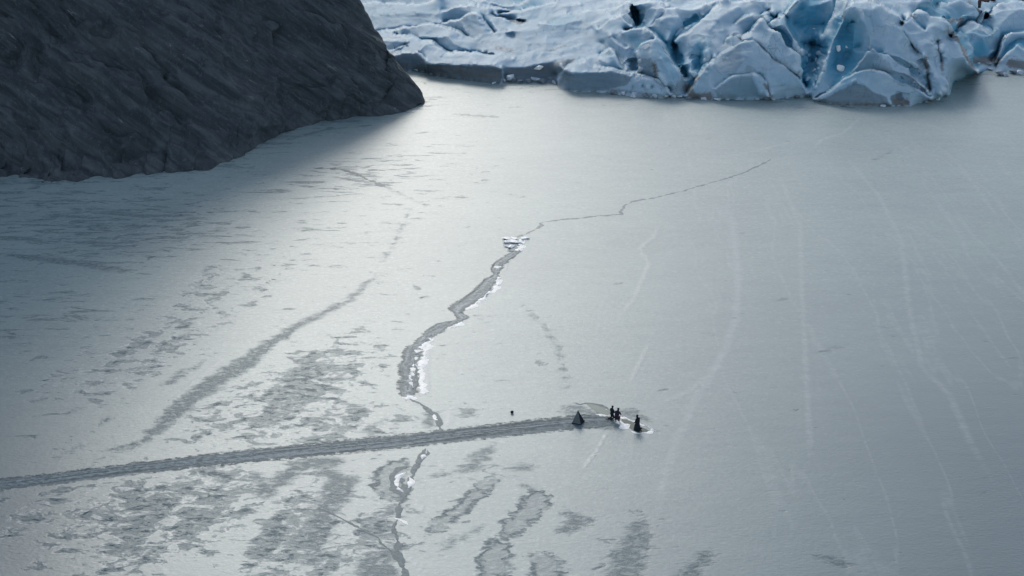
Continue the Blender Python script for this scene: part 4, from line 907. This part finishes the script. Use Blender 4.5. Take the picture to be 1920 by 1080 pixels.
M_WET = plain('wet_green_ice', (0.13, 0.19, 0.165), 0.4, 0.25, 0.12, 0.8, 0.1, 0.02)
hole = empty('ice_hole', (0, 0, 0)); tag(hole, 'pointed hole of dark green water rimmed with white snow beside the people', 'ice hole')
lens('water', [(1166, 785), (1176, 787), (1192, 795), (1206, 802), (1219, 808), (1212, 811), (1196, 811), (1185, 806), (1174, 798), (1166, 790)], M_WATER, hole, 0.010)
ridge('snow_rim', [(1160, 781), (1176, 785), (1192, 793), (1206, 799), (1218, 804), (1229, 808)], 0.26, 0.16, M_SNOW, hole, seed=80)
ridge('snow_rim', [(1229, 808), (1217, 812), (1196, 813), (1184, 808)], 0.16, 0.10, M_SNOW, hole, seed=81)
ridge('snow_rim', [(1160, 790), (1168, 797), (1180, 804)], 0.5, 0.12, M_SNOW, hole, seed=82)
slot = empty('ice_hole', (0, 0, 0)); tag(slot, 'long pale green slot of wet ice between the tent and the people', 'ice hole')
lens('wet_ice', [(1098, 757), (1114, 758), (1130, 764), (1144, 768), (1146, 777), (1134, 778), (1119, 773), (1108, 765)], M_WET, slot, 0.010)
ridge('snow_rim', [(1114, 776), (1126, 778), (1144, 781)], 0.30, 0.12, M_SNOW, slot, seed=83)
ridge('snow_rim', [(1134, 766), (1141, 769)], 0.14, 0.1, M_SNOW, slot, seed=84)
ridge('dark_edge', [(1074, 755), (1088, 759), (1100, 756), (1122, 759), (1142, 767)], 0.16, 0.03, M_RUT, slot, seed=85)

# ------------------------------------------------------------------ people
def skin_body(name, joints, bones, mat, parent):
    names = list(joints); me = bpy.data.meshes.new(name)
    me.from_pydata([joints[n][:3] for n in names], [(names.index(a), names.index(b)) for a, b in bones], []); me.update()
    o = bpy.data.objects.new(name, me); COL.objects.link(o); o.parent = parent
    o.modifiers.new('skin', 'SKIN'); o.modifiers['skin'].use_smooth_shade = True
    sv = me.skin_vertices[0].data
    for i, n in enumerate(names):
        r = joints[n][3]; r = (r[0] * 1.15, r[1] * 1.3) if isinstance(r, tuple) else (r * 1.18, r * 1.18); sv[i].radius = r; sv[i].use_root = (n == 'pelvis')
    sd = o.modifiers.new('sub', 'SUBSURF'); sd.levels = 1; sd.render_levels = 2
    me.materials.append(mat)
    return o
def add_hand(J, Bn, side, wrist, direction, parent_joint):
    d = Vector(direction).normalized(); up = Vector((0, 0, 1)); s_ = d.cross(up)
    if s_.length < .1: s_ = Vector((0, 1, 0))
    s_.normalize(); w = Vector(wrist); palm = w + d * 0.07
    J[side + 'palm'] = (*palm, .034); Bn.append((parent_joint, side + 'palm'))
    for k, (off, ln) in enumerate([(-.030, .065), (-.010, .078), (.011, .073), (.031, .058)]):
        a = palm + d * 0.035 + s_ * off; b = a + d * ln * .55 - up * .012; c = b + d * ln * .4 - up * .03
        J[f'{side}f{k}a'] = (*a, .010); J[f'{side}f{k}b'] = (*b, .009); J[f'{side}f{k}c'] = (*c, .008)
        Bn += [(side + 'palm', f'{side}f{k}a'), (f'{side}f{k}a', f'{side}f{k}b'), (f'{side}f{k}b', f'{side}f{k}c')]
    a = palm - d * .02 + s_ * .05; b = a + d * .04 + s_ * .02
    J[side + 'ta'] = (*a, .011); J[side + 'tb'] = (*b, .009); Bn += [(side + 'palm', side + 'ta'), (side + 'ta', side + 'tb')]
def make_person(label, loc, rz, pose, cloth, coat=None, size=1.0):
    root = empty('person', loc, rz); root.scale = (size,) * 3; tag(root, label, 'person', 'people gathered at the hole in the ice')
    J, B = {}, []
    def jt(n, p, r, link=None):
        J[n] = (*p, r)
        if link: B.append((link, n))
    if pose == 'kneel':            # upright on the knees, facing +x
        jt('pelvis', (0, 0, .56), (.17, .13)); jt('waist', (.01, 0, .76), (.165, .125), 'pelvis'); jt('chest', (.03, 0, 1.02), (.20, .14), 'waist'); jt('neck', (.05, 0, 1.22), .065, 'chest')
        jt('head', (.075, 0, 1.35), .105, 'neck'); jt('crown', (.06, 0, 1.46), .07, 'head'); jt('nose', (.185, 0, 1.345), .022, 'head')
        for s_, y in (('l', 1), ('r', -1)):
            jt(s_ + 'hip', (.02, .11 * y, .50), .12, 'pelvis'); jt(s_ + 'knee', (.16, .15 * y, .09), .085, s_ + 'hip'); jt(s_ + 'ankle', (-.26, .16 * y, .075), .06, s_ + 'knee'); jt(s_ + 'heel', (-.36, .16 * y, .09), .055, s_ + 'ankle'); jt(s_ + 'toe', (-.40, .16 * y, .22), .045, s_ + 'heel')
            jt(s_ + 'shoulder', (.02, .21 * y, 1.09), .085, 'chest'); jt(s_ + 'elbow', (.06, .29 * y, .82), .062, s_ + 'shoulder'); jt(s_ + 'wrist', (.26, .20 * y, .70), .042, s_ + 'elbow')
            add_hand(J, B, s_, (.26, .20 * y, .70), (.8, -.3 * y, -.4), s_ + 'wrist')
        hat_at = (.065, 0, 1.43)
    elif pose == 'crouch':         # squatting, bent forward over the knees, facing +x
        jt('pelvis', (-.18, 0, .38), (.18, .15)); jt('waist', (-.14, 0, .62), (.18, .14), 'pelvis'); jt('chest', (.02, 0, .90), (.21, .15), 'waist'); jt('neck', (.14, 0, 1.06), .07, 'chest')
        jt('head', (.20, 0, 1.16), .105, 'neck'); jt('crown', (.20, 0, 1.26), .075, 'head'); jt('nose', (.31, 0, 1.13), .022, 'head')
        for s_, y in (('l', 1), ('r', -1)):
            jt(s_ + 'hip', (-.14, .12 * y, .34), .12, 'pelvis'); jt(s_ + 'knee', (.22, .18 * y, .48), .085, s_ + 'hip'); jt(s_ + 'ankle', (.02, .17 * y, .10), .06, s_ + 'knee'); jt(s_ + 'heel', (-.02, .17 * y, .05), .05, s_ + 'ankle'); jt(s_ + 'toe', (.17, .18 * y, .04), .042, s_ + 'heel')
            jt(s_ + 'shoulder', (.05, .22 * y, .96), .085, 'chest'); jt(s_ + 'elbow', (.26, .27 * y, .72), .06, s_ + 'shoulder'); jt(s_ + 'wrist', (.42, .14 * y, .56), .042, s_ + 'elbow')
            add_hand(J, B, s_, (.42, .14 * y, .56), (.8, -.2 * y, -.5), s_ + 'wrist')
        hat_at = (.20, 0, 1.24)
    skin_body('body', J, B, cloth, root)
    bm = bmesh.new(); bmesh.ops.create_uvsphere(bm, u_segments=14, v_segments=8, radius=.122)
    for v in bm.verts:
        v.co.z *= .85
        if v.co.z < -.02: v.co.z = -.02 - (v.co.z + .02) * -.25
    h = bm_obj('hat', bm, M_BLACK, root); h.location = hat_at
    if coat:                        # long coat spread round the knees
        prof = [(.15, 1.17), (.235, 1.06), (.24, .86), (.225, .66), (.25, .46), (.28, .26), (.34, .05)]; V, F, n = [], [], 20
        for k, (r, zz) in enumerate(prof):
            for i in range(n):
                a = i / n * 2 * math.pi; fold = 1 + .07 * math.sin(a * 5 + k) * (k / 5)
                V.append((r * fold * math.cos(a) * (.85 if k < 4 else 1.0) + .01, r * fold * math.sin(a) * 1.05, zz))
        for k in range(len(prof) - 1):
            for i in range(n): F.append((k * n + i, k * n + (i + 1) % n, (k + 1) * n + (i + 1) % n, (k + 1) * n + i))
        mesh_obj('coat', V, F, coat, root)
    return root
g = ground(1147, 785); make_person('person in dark blue kneeling upright beside the slot, feet stretched to the left', (g[0], g[1], .01), R(40), 'kneel', M_NAVY, None, 0.98)
g = ground(1157, 790); make_person('person in dark plum jacket crouching just right of the kneeling one', (g[0], g[1], .02), R(60), 'crouch', M_PURPLE, None, 1.08)
g = ground(1195, 805); make_person('person in long black coat kneeling alone at the water hole', (g[0], g[1], .02), R(140), 'kneel', M_BLACK, M_BLACK, 1.08)
g = ground(1143, 786); sm = chunk('mat', (g[0], g[1], .03), (1.1, .5, .06), M_MAT, 911, R(5)); tag(sm, 'flat brown mat under the feet of the kneeling person', 'mat')

# ------------------------------------------------------------------ small pyramid tent and bag
g = ground(1084, 792); tent = empty('tent', (g[0], g[1], 0.02), R(-24)); tag(tent, 'small grey pyramid tent with black side panel on the track', 'tent')
hb, hh = 0.50, 1.42; co = [(-hb, -hb, 0.03), (hb, -hb, 0.03), (hb, hb, 0.03), (-hb, hb, 0.03)]; ap = Vector((-.05, 0, hh))
for nm, i, mt in (('front_panel', 0, M_TENT), ('side_panel', 1, M_BLACK), ('back_panel', 2, M_TENT), ('side_panel', 3, M_TENT)):
    a, b = Vector(co[i]), Vector(co[(i + 1) % 4]); V, F, n = [], [], 8
    inw = Vector((0, 0, .35)) - (a + b) / 2; inw.normalize()
    for r_ in range(n + 1):
        f = r_ / n
        for c_ in range(n + 1):
            e = c_ / n; p = (a.lerp(b, e)).lerp(ap, f); sag = .05 * math.sin(math.pi * e) * (1 - f) * math.sin(math.pi * min(1, f + .2)); V.append(p + inw * sag)
    for r_ in range(n):
        for c_ in range(n): F.append((r_ * (n + 1) + c_, r_ * (n + 1) + c_ + 1, (r_ + 1) * (n + 1) + c_ + 1, (r_ + 1) * (n + 1) + c_))
    mesh_obj(nm, V, F, mt, tent)
bm = bmesh.new()
for i in range(4):
    a, b = Vector(co[i]), Vector(co[(i + 1) % 4]); m_ = (a + b) / 2; d = b - a
    bmesh.ops.create_cube(bm, size=1, matrix=Matrix.Translation((m_.x, m_.y, .03)) @ Matrix.Rotation(math.atan2(d.y, d.x), 4, 'Z') @ Matrix.Diagonal((d.length + .06, .06, .09, 1)))
bm_obj('ground_skirt', bm, M_BLACK, tent, smooth=False)
g = ground(960, 775); bag = empty('bag', (g[0], g[1], 0.0), R(20)); tag(bag, 'small dark bag lying alone on the ice above the track', 'bag')
bm = bmesh.new(); bmesh.ops.create_cube(bm, size=1, matrix=Matrix.Translation((0, 0, .15)) @ Matrix.Diagonal((.32, .24, .30, 1))); bmesh.ops.bevel(bm, geom=list(bm.edges), offset=.07, segments=3, affect='EDGES'); bm_obj('pack', bm, M_BLACK, bag)
bm = bmesh.new(); bmesh.ops.create_cube(bm, size=1, matrix=Matrix.Translation((0, -.14, .12)) @ Matrix.Diagonal((.22, .08, .16, 1))); bmesh.ops.bevel(bm, geom=list(bm.edges), offset=.03, segments=2, affect='EDGES'); bm_obj('pocket', bm, M_NAVY, bag)

# ------------------------------------------------------------------ broken ice along the glacier foot, rocks on its back
FOOT_CHUNKS = [(958, 153, 1.6, 1.5, 0), (964, 154, 1.4, 1.0, 1), (946, 154, .8, .8, 0), (975, 155, 1.4, .7, 1), (990, 154, 1.8, .9, 1), (1003, 152, 2.2, 1.0, 0), (1018, 155, 2.0, .8, 1), (1030, 153, 1.6, 1.0, 1), (1040, 157, 1.2, .7, 0),
               (926, 158, .9, .5, 0), (1150, 176, 1.4, .8, 1), (1168, 178, 1.2, .8, 0), (1190, 181, 1.6, 1.0, 0), (1208, 182, 1.3, .8, 1), (1228, 183, 1.4, .9, 0), (1248, 183, 1.3, .7, 0), (1262, 182, 1.0, .6, 0), (1275, 183, 1.2, .5, 0), (1290, 185, 1.0, .5, 1),
               (1318, 187, 1.0, .5, 0), (1345, 188, 1.1, .5, 0), (1420, 189, 1.2, .6, 0), (1438, 188, 1.2, .8, 1), (1450, 188, .8, .5, 0), (1495, 184, 1.2, .6, 1), (1516, 180, 1.5, 1.4, 0), (1530, 191, .8, .4, 1), (1580, 199, 1.0, .4, 1), (1655, 200, 1.1, .4, 0), (1735, 192, 1.2, .5, 1), (1757, 187, 1.3, .6, 0), (1772, 182, .9, .5, 1),
               (1876, 140, 2.4, .9, 1), (1884, 142, 1.4, .6, 0), (1832, 126, 1.8, 1.2, 0), (1842, 122, 1.4, 1.2, 1), (1852, 126, 1.8, 1.0, 1), (1858, 131, 1.2, .7, 0), (1900, 138, 1.6, .8, 1), (1912, 139, 1.6, .8, 0), (808, 141, 1.0, .5, 1), (760, 134, 1.2, .6, 1), (780, 134, 1.0, .5, 0)]
PLACES = {}
for k, (x, y, w, h, dk) in enumerate(FOOT_CHUNKS):
    g = ground(x, y); o = chunk('ice_chunk', (g[0], g[1], h * .38), (w * 1.15, w * .9, h * 1.1), M_CHUNK_DARK if dk else M_CHUNK, 400 + k, random.random() * 6)
    where = next(w_ for lim, w_ in ((800, 'below the ice block nearest the cliff'), (945, 'under the long dark slab'), (1045, 'between the two dark slabs'), (1262, 'under the rubble slope'), (1310, 'at the cleft beside the rubble slope'), (1465, 'under the broad serac'), (1540, 'at the mouth of the blue cave'), (1700, 'before the rounded front block'), (1800, 'at the right nose of the glacier'), (1865, 'in the dirty right bay'), (2000, 'under the rightmost peak')) if x < lim)
    PLACES.setdefault((where, dk), []).append((x, o))
for (where, dk), lst in PLACES.items():
    lst.sort(key=lambda e: e[0])
    for k, (x, o) in enumerate(lst):
        nth = '' if len(lst) == 1 else ', ' + ['first', 'second', 'third', 'fourth', 'fifth', 'sixth', 'seventh', 'eighth'][k] + ' from left'
        tag(o, ('dark' if dk else 'pale') + ' ice chunk ' + where + nth, 'ice chunk', 'broken ice blocks along the glacier foot')
for k, (x, y, w, h) in enumerate([(1572, 92, 1.0, 1.5), (1576, 130, 1.5, 1.6), (1582, 145, 1.0, .8), (1587, 88, .7, .5), (1526, 56, .7, 1.0), (1526, 82, .5, 1.0), (1511, 102, .6, 1.3), (1530, 118, .6, 2.2), (1527, 133, 1.0, .9), (1213, 90, 2.0, 1.6), (1009, 126, 2.2, 1.0), (1531, 150, .7, .6)]):
    p = at_depth(x, y, glacier_depth(x, y) - 0.15); o = chunk('ice_chunk', tuple(p), (w, w * .8, h), M_SNOW, 500 + k, random.random() * 6)
    lb = ['white lump in the middle of the blue face', 'largest white lump low on the blue face', 'lowest white lump on the blue face', 'tiny white lump right of the middle one on the blue face', 'topmost white lump in the blue cave', 'second white lump from top in the blue cave', 'white sliver on the left wall of the blue cave', 'tall white sliver deep in the blue cave', 'wide white lump low in the blue cave',
          'white lump in the dark hollow left of the arched serac', 'white lump on the dark wall between the two slabs', 'lowest small white lump in the blue cave'][k]
    tag(o, lb, 'ice chunk', 'white lumps caught on the glacier')
for k, (x, y, w, h, lb) in enumerate([(1846, 3, 3.0, 1.8, 'dark brown boulder on the glacier at the top right edge'), (1860, 1, 2.4, 1.4, 'smaller brown boulder right of the dark one on the glacier'), (1836, 9, 1.2, 2.2, 'thin upright dark rock wedged above the blue pinnacle'), (1915, 1, 2.0, 1.0, 'flat dark rock in the top right corner')]):
    p = at_depth(x, y, glacier_depth(x, y) - 0.3); o = chunk('boulder', tuple(p), (w, w * .8, h), M_ROCK, 600 + k, random.random() * 6); tag(o, lb, 'rock')
